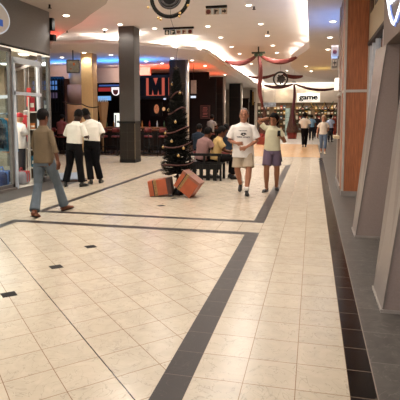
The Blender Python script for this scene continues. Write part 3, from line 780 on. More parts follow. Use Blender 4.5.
# star
st = MB()
pts = []
for i in range(10):
    r = .06 if i % 2 == 0 else .024
    pts.append((r*math.sin(i*PI/5), -.01, r*math.cos(i*PI/5)))
st.extr(pts, (0, .02, 0)); st.build('star', mat('dull_gold', '3a2a1c', .5, .3), None, loc=(TX-.03, TY, 2.5))
o = bpy.data.objects['star']; tag(o, 'dull gold star on the tip of the Christmas tree', 'star')
# ribbon garlands: separate turns round the tree
rib = mat('rust_ribbon', '4e261e', .6, var=.2)
for i, z in enumerate((.62, .98, 1.28, 1.66, 1.98)):
    R = tr(z)*1.06
    mb = MB()
    P_ = [(-.01*z+R*math.cos(a), R*math.sin(a), z+.03*math.sin(2*a+i)+.05*math.cos(a)) for a in [2*PI*k/30 for k in range(30)]]
    mb.loft(P_, [(.014, .007)]*30, side=(0, 0, 1), n=8, closed=True)
    o = mb.build('ribbon_garland', rib, None, True, loc=(TX, TY, 0))
    tag(o, 'rust ribbon garland around the Christmas tree, %s from the bottom' % ('first', 'second', 'third', 'fourth', 'fifth')[i], 'garland', 'ribbon garlands on the tree')
gold = mat('gold_bauble', 'b8965c', .35, .3, var=.1)
for i, (px, py) in enumerate(((177, 122), (181, 155), (163.5, 147), (165, 110), (179.5, 93), (185, 148), (166, 133), (174, 141), (171, 84))):
    c = W(px, py, TY-.1); z = c.z; dx = c.x-(TX-.01*z); R = tr(z)*1.08
    dx = max(-R, min(R, dx)); yy = -math.sqrt(max(0, R*R-dx*dx))
    t = thing('bauble', 'pale gold bauble on the Christmas tree, %s' % ('midway up at centre', 'low on the right', 'low on the left edge', 'midway on the left edge', 'high on the right', 'beside the pale tube at the right edge', 'just left of centre below the middle', 'at centre between two lower ribbons', 'highest of all')[i], 'bauble', (TX-.01*z+dx, TY+yy, z), 0, 'gold baubles on the tree')
    MB().ball((0, 0, 0), .027).build('ball', gold, t, True)
    MB().cyl((0, 0, .03), (0, 0, .045), .01, n=8).build('cap', steel, t)
# gift boxes
wrap = mat('orange_wrap', 'a5502c', .5, var=.12, scale=10); band = mat('brown_ribbon', '3a2018', .5, var=.2); pat = mat('patterned_ribbon', '8a6a3c', .5, var=.55, scale=45)
def gift(px, py, Y, w, d, h, roll, yaw, lb, dark_side):
    t = thing('gift_box', lb, 'gift box', (0, 0, 0))
    rot = Euler((0, roll, yaw), 'XYZ')
    M3 = rot.to_matrix()
    corners = [M3 @ V((sx*w/2, sy*d/2, sz*h/2)) for sx in (-1, 1) for sy in (-1, 1) for sz in (-1, 1)]
    zmin = min(c.z for c in corners)
    c = W(px, py, Y)
    t.location = (c.x, Y, -zmin+.001); t.rotation_euler = rot
    MB().box((-w/2, -d/2, -h/2), (w/2, d/2, h/2), bevel=.006).build('carton', wrap, t)
    e = .004
    bx_ = w*.13
    x0 = -w*.18
    MB().box((x0-bx_/2, -d/2-e, -h/2-e), (x0+bx_/2, d/2+e, h/2+e)).build('patterned_ribbon', pat, t)
    MB().box((x0-bx_/2-.02, -d/2-e*.7, -h/2-e*.7), (x0-bx_/2-.001, d/2+e*.7, h/2+e*.7)).build('ribbon_edge', band, t)
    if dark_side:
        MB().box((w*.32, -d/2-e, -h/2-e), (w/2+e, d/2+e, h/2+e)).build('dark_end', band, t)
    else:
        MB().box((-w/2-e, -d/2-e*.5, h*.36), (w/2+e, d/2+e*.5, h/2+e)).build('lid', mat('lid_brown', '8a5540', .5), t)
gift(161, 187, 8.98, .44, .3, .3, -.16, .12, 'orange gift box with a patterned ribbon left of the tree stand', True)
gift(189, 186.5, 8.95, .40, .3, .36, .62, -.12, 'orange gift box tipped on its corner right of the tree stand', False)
# wreath above the tree on a wire
WY = TY
c = W(170, -3.2, WY)
t = thing('hanging_wreath', 'large dark ring wreath with a dark disc inside, hanging above the tree', 'wreath', c)
R = W(190, -3.2, WY).x-c.x
mb = MB().torus((0, 0, 0), R-.025, .038, n=48, m=10)
rnd = random.Random(5)
for k in range(420):
    a = rnd.uniform(0, 2*PI); p = V(((R-.025)*math.cos(a), 0, (R-.025)*math.sin(a)))
    q = p+V((rnd.gauss(0, 1), rnd.gauss(0, 1), rnd.gauss(0, 1))).normalized()*.06
    w = V((rnd.uniform(-.01, .01), .006, rnd.uniform(-.01, .01))); mb.bm.faces.new([mb.bm.verts.new(p-w), mb.bm.verts.new(p+w), mb.bm.verts.new(q)])
mb.build('ring', needle, t)
mb = MB().loft([(0, -.02, 0), (0, .02, 0)], R*.56, n=36); mb.build('disc', mat('disc_black', '0d0a09', .8, var=.3, spec=.15), t)
mb = MB().torus((0, -.02, 0), R*.56, .02, n=36, m=8)
for k in range(14):
    a = PI+PI*(k+.5)/14; mb.ball((R*.42*math.cos(a), -.03, R*.42*math.sin(a)), (.03, .012, .018), seg=8)
mb.build('disc_trim', mat('disc_trim', '241c18', .5, var=.3), t, True)
for k in range(1):
    a = PI/2
    MB().cyl((R*.55*math.cos(a), 0, R*.55*math.sin(a)), (R*math.cos(a)*.95, 0, R*math.sin(a)*.95), .006, n=6).build('hook', black, t)
for i, (px, py) in enumerate(((149, 8), (159, 18.5), (180.5, 13.5), (161.5, 20), (180, 17), (188.5, 6))):
    q = W(px, py, WY)
    o = MB().ball((0, 0, 0), .026, seg=10).build('bauble', gold, None, True, loc=(q.x, q.y-.05, q.z))
    tag(o, 'small gold bauble on the hanging wreath, %s' % ('far left', 'bottom left, upper', 'lower right, upper', 'bottom left, lowest', 'lower right, lowest', 'far right')[i], 'bauble', 'gold baubles on the hanging wreath')
wr = mat('thin_wire', '1a1614', .5)
mb = MB().loft([(c.x, WY+.02, ZM-.003), (c.x, WY+.025, c.z-R*.56), (c.x, WY+.03, c.z-R), (TX+.01, WY+.02, 3.0), (TX-.03, TY, 2.6)], .004, n=6)
tag(mb.build('hanging_wire', wr), 'thin dark wire running from the ceiling down to the tree top', 'wire')

# ------------------------------------------------------------------ bench
bxa, bxb = W(188.5, 165, 11.5).x, W(222, 165, 11.5).x
L = bxb-bxa
t = thing('bench', 'black slatted bench where the seated pair sit with their backs turned', 'bench', (bxa, 11.45, 0))
MB().box((0, .0, .40), (L, .5, .44)).build('seat', black, t)
MB().box((0, -.06, .60), (L, -.02, .665)).build('back_rail', black, t)
MB().box((0, -.02, .27), (L, .02, .40)).build('front_apron', black, t)
MB().box((0, -.02, .05), (L, .02, .12)).build('lower_rail', black, t)
for k in range(6):
    x = L*k/5
    MB().box((max(0, x-.045), -.03, 0), (min(L, x+.045), .02, .40)).build('leg', black, t)
for k in range(3):
    x = (.06, L/2, L-.06)[k]
    MB().box((x-.025, -.06, .42), (x+.025, -.02, .62)).build('back_post', black, t)
for x in (0.03, L-.03): MB().box((x-.03, .45, 0), (x+.03, .5, .40)).build('leg', black, t)

# ------------------------------------------------------------------ hanging direction signs
plate_w = mat('plate_white', 'e6e2d6', .4); plate_g = mat('plate_green', '1f3328', .4); picto_red = mat('picto_red', '6a2a26', .4); plate_pale = mat('plate_pale', 'c9b9a4', .3)
def disc_pts(r, n=20): return [(r*math.cos(2*PI*i/n), 0, r*math.sin(2*PI*i/n)) for i in range(n)]
SH = {
 'left': [(-.4, 0), (0, .4), (0, .14), (.4, .14), (.4, -.14), (0, -.14), (0, -.4)],
 'flag': [(-.35, .4), (.4, .12), (-.08, -.08), (-.08, -.4), (-.35, -.4)],
 'right': [(.4, 0), (0, .4), (0, .14), (-.4, .14), (-.4, -.14), (0, -.14), (0, -.4)],
}
def hang_sign(p0, p1, label, icons, drop=.15, z=ZM):
    t = thing('hanging_sign', label, 'sign', (p0.x, p0.y, z))
    L = p1.x-p0.x
    MB().box((0, -.05, -.055), (L, .05, -.003)).build('ceiling_bar', black, t)
    n = len(icons); s = .155
    MB().box((.04, -.006, -.055-drop-.02), (L-.03, .0, -.055)).build('clear_panel', gl_pane, t)
    for i, (kind, pm, sm) in enumerate(icons):
        cx = L*(.12+.76*i/(n-1)) if n > 2 else L/2
        cz = -.055-.1
        o = MB().box((cx-s/2, -.014, cz-s/2), (cx+s/2, -.0065, cz+s/2)).build('pictogram', pm, t)
        mb = MB()
        if kind == 'disc': pts = disc_pts(s*.42)
        elif kind == 'man':
            mb.extr([(cx+x*s, -.018, cz+y*s) for x, y in [(-.25, -.4), (.25, -.4), (.3, .1), (-.3, .1)]], (0, .0035, 0)); pts = [(x, 0, y+.25*s) for x, _, y in disc_pts(s*.13)]
        else: pts = [(x*s, 0, y*s) for x, y in SH[kind]]
        mb.extr([(cx+p[0], -.018, cz+p[2]) for p in pts], (0, .0035, 0))
        mb.build('symbol', sm, o)
hang_sign(G(163.5, 28, ZM), G(193.5, 26.5, ZM), 'hanging direction sign with five pictograms, above the tree', [('man', plate_g, plate_w), ('flag', plate_g, plate_w), ('left', plate_pale, picto_red), ('flag', plate_pale, picto_red), ('disc', plate_pale, picto_red)])
hang_sign(G(206, 6.3, ZM), G(227.2, 5.5, ZM), 'hanging direction sign with three pictograms, right of the wreath', [('disc', plate_pale, picto_red), ('flag', plate_pale, mat('picto_dark', '2a1c18', .4)), ('right', plate_pale, mat('picto_dark', '2a1c18', .4))])
# projecting sign by the wood pier
a = W(331, 70, 13.5); b = W(340.5, 45, 13.5)
t = thing('projecting_sign', 'hanging sign with two stacked pictograms beside the wood pier', 'sign', (a.x, 13.5, a.z))
w_, h_ = b.x-a.x, b.z-a.z
MB().box((0, 0, 0), (w_*.78, .02, h_)).build('panel', mat('sign_cream', 'cdbfa8', .4, trans=0), t)
MB().box((w_*.9, -.03, -.03), (w_*1.0, .03, ZL-a.z-.003)).build('side_bar', black, t)
MB().box((w_*.7, .0, h_*.45), (w_*.9, .018, h_*.55)).build('arm', black, t)
o = MB().box((w_*.08, -.006, h_*.54), (w_*.7, -.0005, h_*.92)).build('pictogram', mat('picto_beige', 'a89078', .5), t)
MB().extr([(w_*.39+p[0], -.011, h_*.73+p[2]) for p in disc_pts(w_*.24)], (0, .0045, 0)).build('symbol', picto_red, o)
o = MB().box((w_*.08, -.006, h_*.1), (w_*.7, -.0005, h_*.46)).build('pictogram', mat('picto_frame', '3c3028', .5), t)
MB().box((w_*.14, -.01, h_*.14), (w_*.64, -.0065, h_*.42)).build('symbol', plate_pale, o)
mb = MB().box((w_*.36, -.014, h_*.17), (w_*.44, -.0105, h_*.39)); mb.box((w_*.22, -.014, h_*.26), (w_*.58, -.0105, h_*.31)); mb.build('symbol', mat('picto_dark', '2a1c18', .4), o)

# ------------------------------------------------------------------ red drapes, far wreath, far trees
drape_m = mat('red_drape', '5e1a10', .65, var=.25, scale=14, stretch=(6, 6, 1))
drape_d = mat('maroon_drape', '4a181e', .65, var=.25, scale=14, stretch=(6, 6, 1))
def swag(name, p0, p1, sag, w, m, label, grp=None, ends=.4):
    pts = arc(p0, p1, sag, 24)
    k = len(pts)
    rad = [(w*(ends+(1-ends)*math.sin(PI*i/(k-1))**.7), w*.35*(ends+(1-ends)*math.sin(PI*i/(k-1)))) for i in range(k)]
    mb = MB().loft(pts, rad, side=(0, 0, 1), n=14)
    # folds
    for v in mb.bm.verts: v.co.y += .025*math.sin(v.co.z*60)
    tag(mb.build(name, m, None, True), label, 'drape', grp)
def fall(px, y0, y1, px1, Y, w0, w1, m, label):
    a = W(px, y0, Y); b = W(px1, y1, Y)
    pts = [a.lerp(b, i/14)+V((.05*math.sin(i*.5), 0, 0)) for i in range(15)]
    mb = MB().loft(pts, [(w0+(w1-w0)*math.sin(PI*min(i/14*1.1, 1))**.6, .07) for i in range(15)], side=(1, 0, 0), n=20)
    for v in mb.bm.verts: v.co.y += .03*math.sin(v.co.x*50)
    tag(mb.build('drape', m, None, True), label, 'drape')
D1 = 21
m0 = W(258.5, 55, D1)
t = thing('ceiling_mount', 'dark greenish ceiling mount where the nearer red drapes meet', 'mount', (m0.x, D1, m0.z))
MB().box((-.28, -.12, .06), (.28, .12, .12)).build('plate', mat('mount_green', '2c3a2c', .5), t)
MB().cyl((0, 0, .12), (0, 0, ZM-m0.z-.003), .03, n=10).build('rod', black, t)
MB().ball((-.1, -.02, .0), (.09, .08, .07)).ball((.09, -.02, .0), (.1, .08, .07)).build('greenery', mat('mount_leaf', '3c5a40', .7, var=.3), t, True)
swag('drape', W(256, 56, D1), W(225, 60.5, D1), .22, .11, drape_m, 'red drape swag left of the nearer ceiling mount')
swag('drape', W(261, 56, D1), W(297, 57, D1), .22, .11, drape_m, 'red drape swag right of the nearer ceiling mount')
fall(258.5, 56, 107, 262, D1, .05, .10, drape_m, 'long red drape falling from the nearer ceiling mount')
D2 = 30
swag('drape', W(248, 76, D2), W(277, 73.5, D2), .18, .09, drape_m, 'red drape swag left of the far ring wreath')
swag('drape', W(283, 74, D2), W(303, 76, D2), .12, .12, drape_m, 'red drape swag right of the far ring wreath')
m1 = W(294, 83, D2)
t = thing('ceiling_mount', 'small dark ceiling mount where the farther maroon drapes meet', 'mount', (m1.x, D2, m1.z))
MB().box((-.1, -.08, .02), (.1, .08, .08)).build('plate', black, t)
MB().cyl((0, 0, .08), (0, 0, ZM-m1.z-.003), .012, n=8).build('rod', chrome, t)
swag('drape', W(293, 84, D2), W(264, 85, D2), .17, .1, drape_d, 'maroon drape swag left of the farther ceiling mount')
swag('drape', W(295, 84, D2), W(339, 87.5, D2), .24, .08, drape_d, 'maroon drape swag right of the farther ceiling mount')
fall(294, 84, 126, 293.5, D2, .05, .09, drape_d, 'maroon drape falling from the farther ceiling mount')
c = W(280.5, 79, 29.0)
t = thing('hanging_wreath', 'far ring wreath with a round grey ornament hanging between red drapes', 'wreath', c)
MB().torus((0, 0, 0), .4, .05, n=40, m=8).build('ring', mat('ring_dark', '2a2420', .7, var=.3), t, True)
mb = MB().loft([(.04, -.02, .0), (.04, .03, .0)], .22, n=24)
for k in range(16):
    a = k*2.4; r_ = .26*math.sqrt((k+.5)/16); mb.ball((.04+r_*math.cos(a), -.02, r_*math.sin(a)), .055, seg=8)
mb.build('ornament', mat('ornament_grey', '3a332e', .8, var=.5, scale=12), t, True)
MB().cyl((0, 0, .4), (0, 0, ZM-c.z-.003), .006, n=6).build('wire', wr, t)
def cone_tree(px, base, py_top, Y, label, r):
    c = G(px, base)
    top = W(px, py_top, Y).z
    t = thing('cone_tree', label, 'christmas tree', (W(px, base, Y).x, Y, 0))
    mb = MB(); rnd = random.Random(px)
    mb.loft([(0, 0, .45), (0, 0, top)], [r*.8, .03], n=12)
    for k in range(420):
        f = k/420; z = .45+(top-.45)*f; a = k*2.4; rr = r*(1-f)*.85+.02
        p = V((rr*math.cos(a), rr*math.sin(a), z)); q = p+V((math.cos(a), math.sin(a), rnd.uniform(-.6, .3)))*.12*(1-.5*f)
        s = V((-math.sin(a), math.cos(a), 0))*.03
        mb.bm.faces.new([mb.bm.verts.new(p-s), mb.bm.verts.new(p+s), mb.bm.verts.new(q)])
    mb.build('foliage', mat('brown_foliage', '5a3a2c', .8, var=.5, scale=14), t)
    MB().lathe([(.3, 0), (.36, .42), (.33, .45), (.3, .42)], n=20).build('pot', mat('red_pot', '8a2f22', .6, var=.2), t, True)
    MB().cyl((0, 0, .3), (0, 0, .6), .06, n=8).build('trunk', dwood, t)
cone_tree(264, 143, 107, 29.5, 'brown conical tree in a red pot beneath the nearer long drape', .5)
cone_tree(292, 137, 105, 35.0, 'brown conical tree in a red pot beneath the maroon drape', .55)
t = thing('planter', 'long low red planter box behind the woman in the yellow top', 'planter', (W(257, 146, 27.5).x, 27.5, 0))
MB().box((0, -.3, 0), (1.1, .3, .42), bevel=.03).build('box', mat('red_planter', '8c3a28', .6, var=.2), t)
mb = MB(); rnd = random.Random(9)
for k in range(40): mb.ball((rnd.uniform(.08, 1.02), rnd.uniform(-.22, .22), .46+rnd.uniform(0, .1)), .07, seg=8)
mb.build('flowers', mat('red_flowers', '8e3630', .8, var=.5, scale=20), t)

# ------------------------------------------------------------------ far shop
a = W(297, 102, 45.0); b = W(320, 93, 45.0)
t = thing('shop_sign', 'white shop sign reading game in heavy black letters at the hall end', 'sign', ((a.x+b.x)/2, 45.05, (a.z+b.z)/2))
w_, h_ = b.x-a.x, b.z-a.z
MB().box((-w_/2, -.06, -h_/2), (w_/2, .1, h_/2)).build('light_box', mat('sign_white', 'f4efe4', .5, emit='fff8ec', es=.75, var=0), t)
me0 = text_mesh('game', .64, .015, .008); bb = bmesh.new()
for dx, dz in ((-.022, 0), (0, .012), (.022, 0), (0, -.012)):
    n0 = len(bb.verts); bb.from_mesh(me0); bb.verts.ensure_lookup_table()
    for v in bb.verts[n0:]: v.co += V((dx, dz, 0))
me = bpy.data.meshes.new('lettering'); bb.to_mesh(me); bb.free(); me.materials.clear(); me.materials.append(black)
o = bpy.data.objects.new('lettering', me); COL.objects.link(o); o.parent = t; o.location = (0, -.08, .03); o.rotation_euler = (PI/2, 0, 0); o.scale = (1.2, 1.05, 1)
MB().box((-.25, -.07, -h_*.42), (.3, -.061, -h_*.36)).build('underline', mat('sign_grey_line', '8a8a84', .5), t)
far_cols = [mat('far_%d' % i, c, .7, emit=c, es=.03) for i, c in enumerate(('a03a30', 'b08a3a', '2c4a30', '34506c', 'c8c0b0', '4a3026', 'a06030'))]
for i, (px, lb) in enumerate(((262, 'far shop left end'), (281, 'by the maroon drape'), (303, 'under the white sign'), (322, 'behind the woman in jeans'), (338, 'far shop right end'))):
    c = W(px, 125, 48.5)
    shelves(c.x, 48.5+.2*(i % 2), 0, 'tall stocked shelf unit, '+lb, lb, 5, 1.5, (.3, .8, 1.3, 1.8, 2.3), far_cols, mat('far_shelf', '6e5c48', .6))
# far banners and cabinet
a = W(262, 107, 44.9); b = W(276, 102.5, 44.9)
t = thing('shop_banner', 'pale blue and white banner at the far shop, left of the sign', 'banner', (a.x, 44.85, a.z))
MB().box((0, 0, 0), (b.x-a.x, .05, b.z-a.z)).build('cloth', mat('banner_blue', 'b9c4d8', .5, var=.4, scale=5), t)
for xx in (.1, b.x-a.x-.1): MB().cyl((xx, .025, b.z-a.z), (xx, .025, ZM-a.z-.003), .01, n=6).build('cord', wr, t)
a = W(285, 132, 40); b = W(290, 108, 40)
t = thing('display_cabinet', 'tall pale green glazed cabinet beside the maroon drape', 'cabinet', (a.x, 40, 0))
MB().box((0, 0, 0), (b.x-a.x, .5, b.z)).build('body', mat('cabinet_green', '8fa498', .4, var=.15), t)
MB().box((.04, -.02, .3), (b.x-a.x-.04, -.001, b.z-.08)).build('glass_door', mat('cabinet_glass', 'a9bcb4', .15, var=.3, scale=4), t)
for k in range(3): MB().box((.04, -.03, .6+.45*k), (b.x-a.x-.04, -.021, .63+.45*k)).build('shelf_edge', mat('shelf_edge', '6a7a72', .4), t)
a = W(332, 133, 43); b = W(336.5, 118, 43)
tag(MB().box((a.x, 43, 0), (b.x, 43.3, b.z)).build('display_stand', mat('red_stand', 'a8402e', .6, var=.15)), 'plain red display stand at the right of the far shop', 'stand')
# garlands
green_g = mat('green_garland', '38503a', .9, var=.4, scale=20); gold_g = mat('gold_garland', 'a8843c', .6, var=.4, scale=20); dk_g = mat('dark_red_garland', '4a2a24', .9, var=.3)
def tinsel(p0, p1, sag, m, label, r=.07):
    gi[0] += 1; off = V((0, -.1*gi[0], 0)); pts = arc(p0+off, p1+off, sag, 26); mb = MB().loft(pts, r*.5, n=8); rnd = random.Random(len(label))
    for p in pts:
        for j in range(12):
            q = p+V((rnd.gauss(0, 1), rnd.gauss(0, 1), rnd.gauss(0, 1))).normalized()*r*1.5
            w = V((rnd.uniform(-.02, .02), 0, rnd.uniform(-.02, .02)))+V((.012, 0, .012)); mb.bm.faces.new([mb.bm.verts.new(p-w), mb.bm.verts.new(p+w), mb.bm.verts.new(q)])
    tag(mb.build('garland', m), label, 'garland', 'tinsel garlands at the far shop')
GY = 45.12
gi = [0]
tinsel(W(301, 104, GY), W(313, 104, GY), .5, green_g, 'green tinsel garland directly under the white shop sign')
tinsel(W(311, 103, GY), W(325, 102.5, GY), .75, gold_g, 'gold tinsel garland crossing under the right of the shop sign')
tinsel(W(316, 104, GY), W(333, 102, GY), .8, green_g, 'green tinsel garland right of the shop sign')
tinsel(W(325, 103, GY), W(337, 104, GY), .7, dk_g, 'dark red tinsel garland nearest the right end of the far shop')
tinsel(W(292, 106, GY), W(304, 104, GY), .5, dk_g, 'dark red tinsel garland left of the shop sign')
# left far shop front
t = thing('shopfront', 'cream shopfront with dark windows at the far left end', 'shopfront', (-6.6, 42.0, 0))
xr = W(256, 120, 42).x+6.6
MB().box((-.1, 0, 0), (xr, .2, ZL-.004)).build('wall_face', cream_wall, t)
for k, (p0, p1, y0, y1) in enumerate(((241.5, 248.5, 99, 140), (249.5, 254.5, 103, 140))):
    a = W(p0, y1, 42); b = W(p1, y0, 42)
    o = MB().box((a.x+6.6, -.03, .1), (b.x+6.6, -.001, b.z)).build('window', mat('dark_shop_glass', '2a201a', .2), t)
    MB().box((a.x+6.6-.05, -.05, b.z), (b.x+6.6+.05, -.0, b.z+.08)).box((a.x+6.6-.06, -.05, 0), (a.x+6.6, 0, b.z+.08)).build('frame', mat('brown_frame', '4a3628', .5), o)
for px, py, lb, m in ((250.5, 98, 'black and gold hanging banner at the far left shopfront', black),):
    c = W(px+1, py, 41.7)
    t = thing('hanging_banner', lb, 'banner', (c.x, 41.7, c.z-.7))
    MB().box((-.14, 0, 0), (.06, .04, 1.4)).build('dark_cloth', m, t)
    MB().box((.06, 0, .1), (.2, .04, 1.25)).build('gold_cloth', mat('gold_cloth', '9a7434', .6, var=.3), t)
    MB().cyl((-.2, .02, 1.42), (.25, .02, 1.42), .02, n=8).build('rod', chrome, t)
    MB().cyl((0, .02, 1.44), (0, .02, ZL-c.z+.7-.003), .008, n=6).build('cord', wr, t)
# ------------------------------------------------------------------ people
def bake(bm, name, m, parent, voxel, smooth=3):
    bmesh.ops.recalc_face_normals(bm, faces=bm.faces)
    me = bpy.data.meshes.new(name+'_raw'); bm.to_mesh(me); bm.free()
    o = bpy.data.objects.new(name+'_raw', me); COL.objects.link(o)
    r = o.modifiers.new('r', 'REMESH'); r.mode = 'VOXEL'; r.voxel_size = voxel; r.use_smooth_shade = True
    s = o.modifiers.new('s', 'SMOOTH'); s.factor = .5; s.iterations = smooth
    dg = bpy.context.evaluated_depsgraph_get(); dg.update()
    me2 = bpy.data.meshes.new_from_object(o.evaluated_get(dg))
    bpy.data.objects.remove(o); bpy.data.meshes.remove(me)
    me2.name = name; me2.materials.clear(); me2.materials.append(m)
    for p in me2.polygons: p.use_smooth = True
    ob = bpy.data.objects.new(name, me2); COL.objects.link(ob); ob.parent = parent
    return ob
def skin(c, n): return mat('skin_'+n, c, .6, var=.05, scale=20, spec=.3)
def lerp(a, b, f): return V(a).lerp(V(b), f)
def person(label, loc, rotz, height, pose, skin_m, shirt=None, legs=None, shoe=None, hair=None, voxel=.008, group=None, sw=1.0, face=True, name='person', fat=1.0, hs=1.12):
    k = height/1.75
    t = thing(name, label, 'person', loc, rotz, group)
    t.scale = (k, k, k)
    P = dict(hip=(0, 0, .93), chest=(0, 0, 1.28), neck=(0, .01, 1.47), head=(0, -.015, 1.625),
             Lh=None, Rh=None, Lk=(.1, -.01, .5), Rk=(-.1, -.01, .5), La=(.1, .02, .085), Ra=(-.1, .02, .085), Lt=(.12, -1, 0), Rt=(-.12, -1, 0),
             Ls=None, Rs=None, Le=(.25, .03, 1.13), Re=(-.25, .03, 1.13), Lw=(.27, -.05, .88), Rw=(-.27, -.05, .88),
             hyaw=0, hpitch=0, htilt=0, Lf=None, Rf=None, Lp=(-1, 0, 0), Rp=(1, 0, 0), curl=.5, Lcurl=None, Rcurl=None)
    P.update(pose)
    for q in ('hip', 'chest', 'neck', 'head', 'Lk', 'Rk', 'La', 'Ra', 'Le', 'Re', 'Lw', 'Rw'): P[q] = V(P[q])
    lat = V(P.get('lat', (1, 0, 0))).normalized()
    hlat = V(P.get('hlat', lat)).normalized()
    hip, chest, neck = P['hip'], P['chest'], P['neck']
    for s, q in ((1, 'L'), (-1, 'R')):
        P[q+'h'] = hip+hlat*(.09*s)+V((0, 0, -.02)) if P[q+'h'] is None else V(P[q+'h'])
        P[q+'s'] = lerp(chest, neck, .44)+lat*(.178*s*sw) if P[q+'s'] is None else V(P[q+'s'])
    up = (chest-hip).normalized()
    spine = [hip-up*.11, hip-up*.03, hip+up*.05, lerp(hip, chest, .45), chest, lerp(chest, neck, .55), lerp(chest, neck, .86), neck+(neck-chest).normalized()*.01]
    g = 0
    srad = [(.11, .09), (.165, .11), (.158, .11), (.14*sw**.5, .1), (.165*sw, .115), (.15*sw, .102), (.095*sw, .07), (.06, .06)]
    # ---- body
    bm_ = MB()
    bm_.loft(spine, srad, side=lat, n=20)
    hd = P['head']
    HS = Matrix.Diagonal((hs*1.05, hs, hs))
    HR = Euler((P['hpitch'], P['htilt'], P['hyaw']), 'XYZ').to_matrix()
    bm_.loft([neck-V((0, 0, .05)), lerp(neck, hd, .3), lerp(neck, hd, .75)], [.07, .06, .062], side=lat, n=14)
    hm = MB()
    prof = [(-.125, .022, .022, -.062), (-.112, .04, .045, -.045), (-.085, .053, .068, -.026), (-.045, .065, .084, -.01), (0, .072, .092, 0), (.035, .075, .096, .002), (.07, .071, .092, .004), (.1, .055, .072, .006), (.118, .03, .04, .006), (.123, .008, .01, .006)]
    hm.loft([(0, y, z) for z, rx, ry, y in prof], [(rx, ry) for z, rx, ry, y in prof], side=(1, 0, 0), n=20)
    hm.loft([(0, -.088, .018), (0, -.107, -.022), (0, -.098, -.034)], [.008, .015, .011], side=(1, 0, 0), n=8)   # nose
    hm.loft([(-.03, -.084, -.064), (0, -.092, -.064), (.03, -.084, -.064)], [.005, .011, .005], n=8)               # lips
    hm.loft([(-.05, -.075, .028), (0, -.094, .03), (.05, -.075, .028)], [.006, .01, .006], n=8)                    # brow
    for s in (-1, 1): hm.ball((s*.076, .008, -.012), (.011, .02, .032), seg=8)
    for v in hm.bm.verts: v.co = HR @ (HS @ v.co)+hd
    tmp = bpy.data.meshes.new('tmp'); hm.bm.to_mesh(tmp); hm.bm.free(); bm_.bm.from_mesh(tmp); bpy.data.meshes.remove(tmp)
    for s, q in ((1, 'L'), (-1, 'R')):
        H_, K, A = P[q+'h'], P[q+'k'], P[q+'a']
        bm_.loft([H_+V((0, 0, .04)), H_, lerp(H_, K, .3), lerp(H_, K, .85), K, lerp(K, A, .3), lerp(K, A, .75), A], [q_*fat for q_ in (.07, .088, .084, .06, .055, .058, .04, .036)], n=14)
        td = V(P[q+'t']); td = td.normalized()
        bm_.loft([A+V((0, 0, .02)), A+V((0, 0, -.02))-td*.02, A+td*.06+V((0, 0, -.045)), A+td*.13+V((0, 0, -.058))], [.03, .03, .024, .014], n=10)
        S_, E_, W_ = P[q+'s'], P[q+'e'], P[q+'w']
        bm_.loft([lerp(lerp(chest, neck, .7), S_, .55), S_, lerp(S_, E_, .35), E_, lerp(E_, W_, .3), W_], [q_*(.84*shirt.get('arm', 1) if i_ < 3 and shirt else 1) for i_, q_ in enumerate((.055, .055, .047, .038, .038, .026))], n=12)
        f = (W_-E_).normalized() if P[q+'f'] is None else V(P[q+'f']).normalized()
        pn = V(P[q+'p']); pn = (pn-f*pn.dot(f)).normalized()
        sd = f.cross(pn).normalized()
        # thumb lies towards the front of a hanging hand
        ts = P.get(q+'thumb', 1 if sd.dot(V((0, -1, 0))) > 0 else -1)
        th = sd*ts
        pe = W_+f*.088
        bm_.loft([W_-f*.01, W_+f*.03, W_+f*.07, pe], [(.026, .02), (.036, .017), (.041, .015), (.038, .012)], side=sd, n=12)
        cu = P[q+'curl'] if P[q+'curl'] is not None else P['curl']
        for i, (o_, ln) in enumerate(((.030, .068), (.0102, .078), (-.0102, .073), (-.030, .058))):
            b0 = pe-f*.012+th*o_*1.05
            pts = [b0]; d = f+th*(o_*1.6)
            a = cu*.35
            for j, seg in enumerate((.42, .32, .26)):
                d2 = (d.normalized()*math.cos(a)+pn*math.sin(a)).normalized()
                pts.append(pts[-1]+d2*(ln*seg+(.012 if j == 0 else 0))); a += cu*.6
            bm_.loft(pts, [.0088, .0085, .0078, .006], n=8)
        b0 = W_+f*.025+th*.026
        d = (f*.65+th*.7+pn*.25).normalized()
        p1 = b0+d*.035; p2 = p1+(f*.85+th*.3+pn*.3).normalized()*.03; p3 = p2+(f*.95+pn*.3).normalized()*.022
        bm_.loft([b0-d*.015, p1, p2, p3], [.013, .0115, .0095, .007], n=8)
    bake(bm_.bm, 'body', skin_m, t, min(voxel, .0065) if voxel < .01 else voxel, 3)
    # ---- upper garment
    if shirt:
        mb = MB()
        hem = shirt.get('hem', 0.0)          # metres below/above the hip joint along the spine
        loose = shirt.get('loose', .018)
        pts = []; rad = []
        sp = [hip+up*hem] + [p for p in spine if (p-hip).dot(up) > hem+.03]
        for p in sp:
            d_ = (p-hip).dot(up)
            # interpolate body radius
            ds = [(q-hip).dot(up) for q in spine]
            r = srad[0]
            for i in range(len(ds)-1):
                if ds[i] <= d_ <= ds[i+1]:
                    f = (d_-ds[i])/(ds[i+1]-ds[i]+1e-9); r = (srad[i][0]*(1-f)+srad[i+1][0]*f, srad[i][1]*(1-f)+srad[i+1][1]*f)
            if d_ > ds[-1]: r = srad[-1]
            top = d_ > (lerp(chest, neck, .8)-hip).dot(up)
            e = .012 if top else loose
            lo = shirt.get('flare', 0)*max(0, 1-(d_-hem)/.35)
            if not top and d_ < (chest-hip).dot(up): r = (max(r[0], .158*sw**.5), max(r[1], .108))
            pts.append(p); rad.append((r[0]+e+lo, r[1]+e+lo*.8))
        mb.loft(pts, rad, side=lat, n=22)
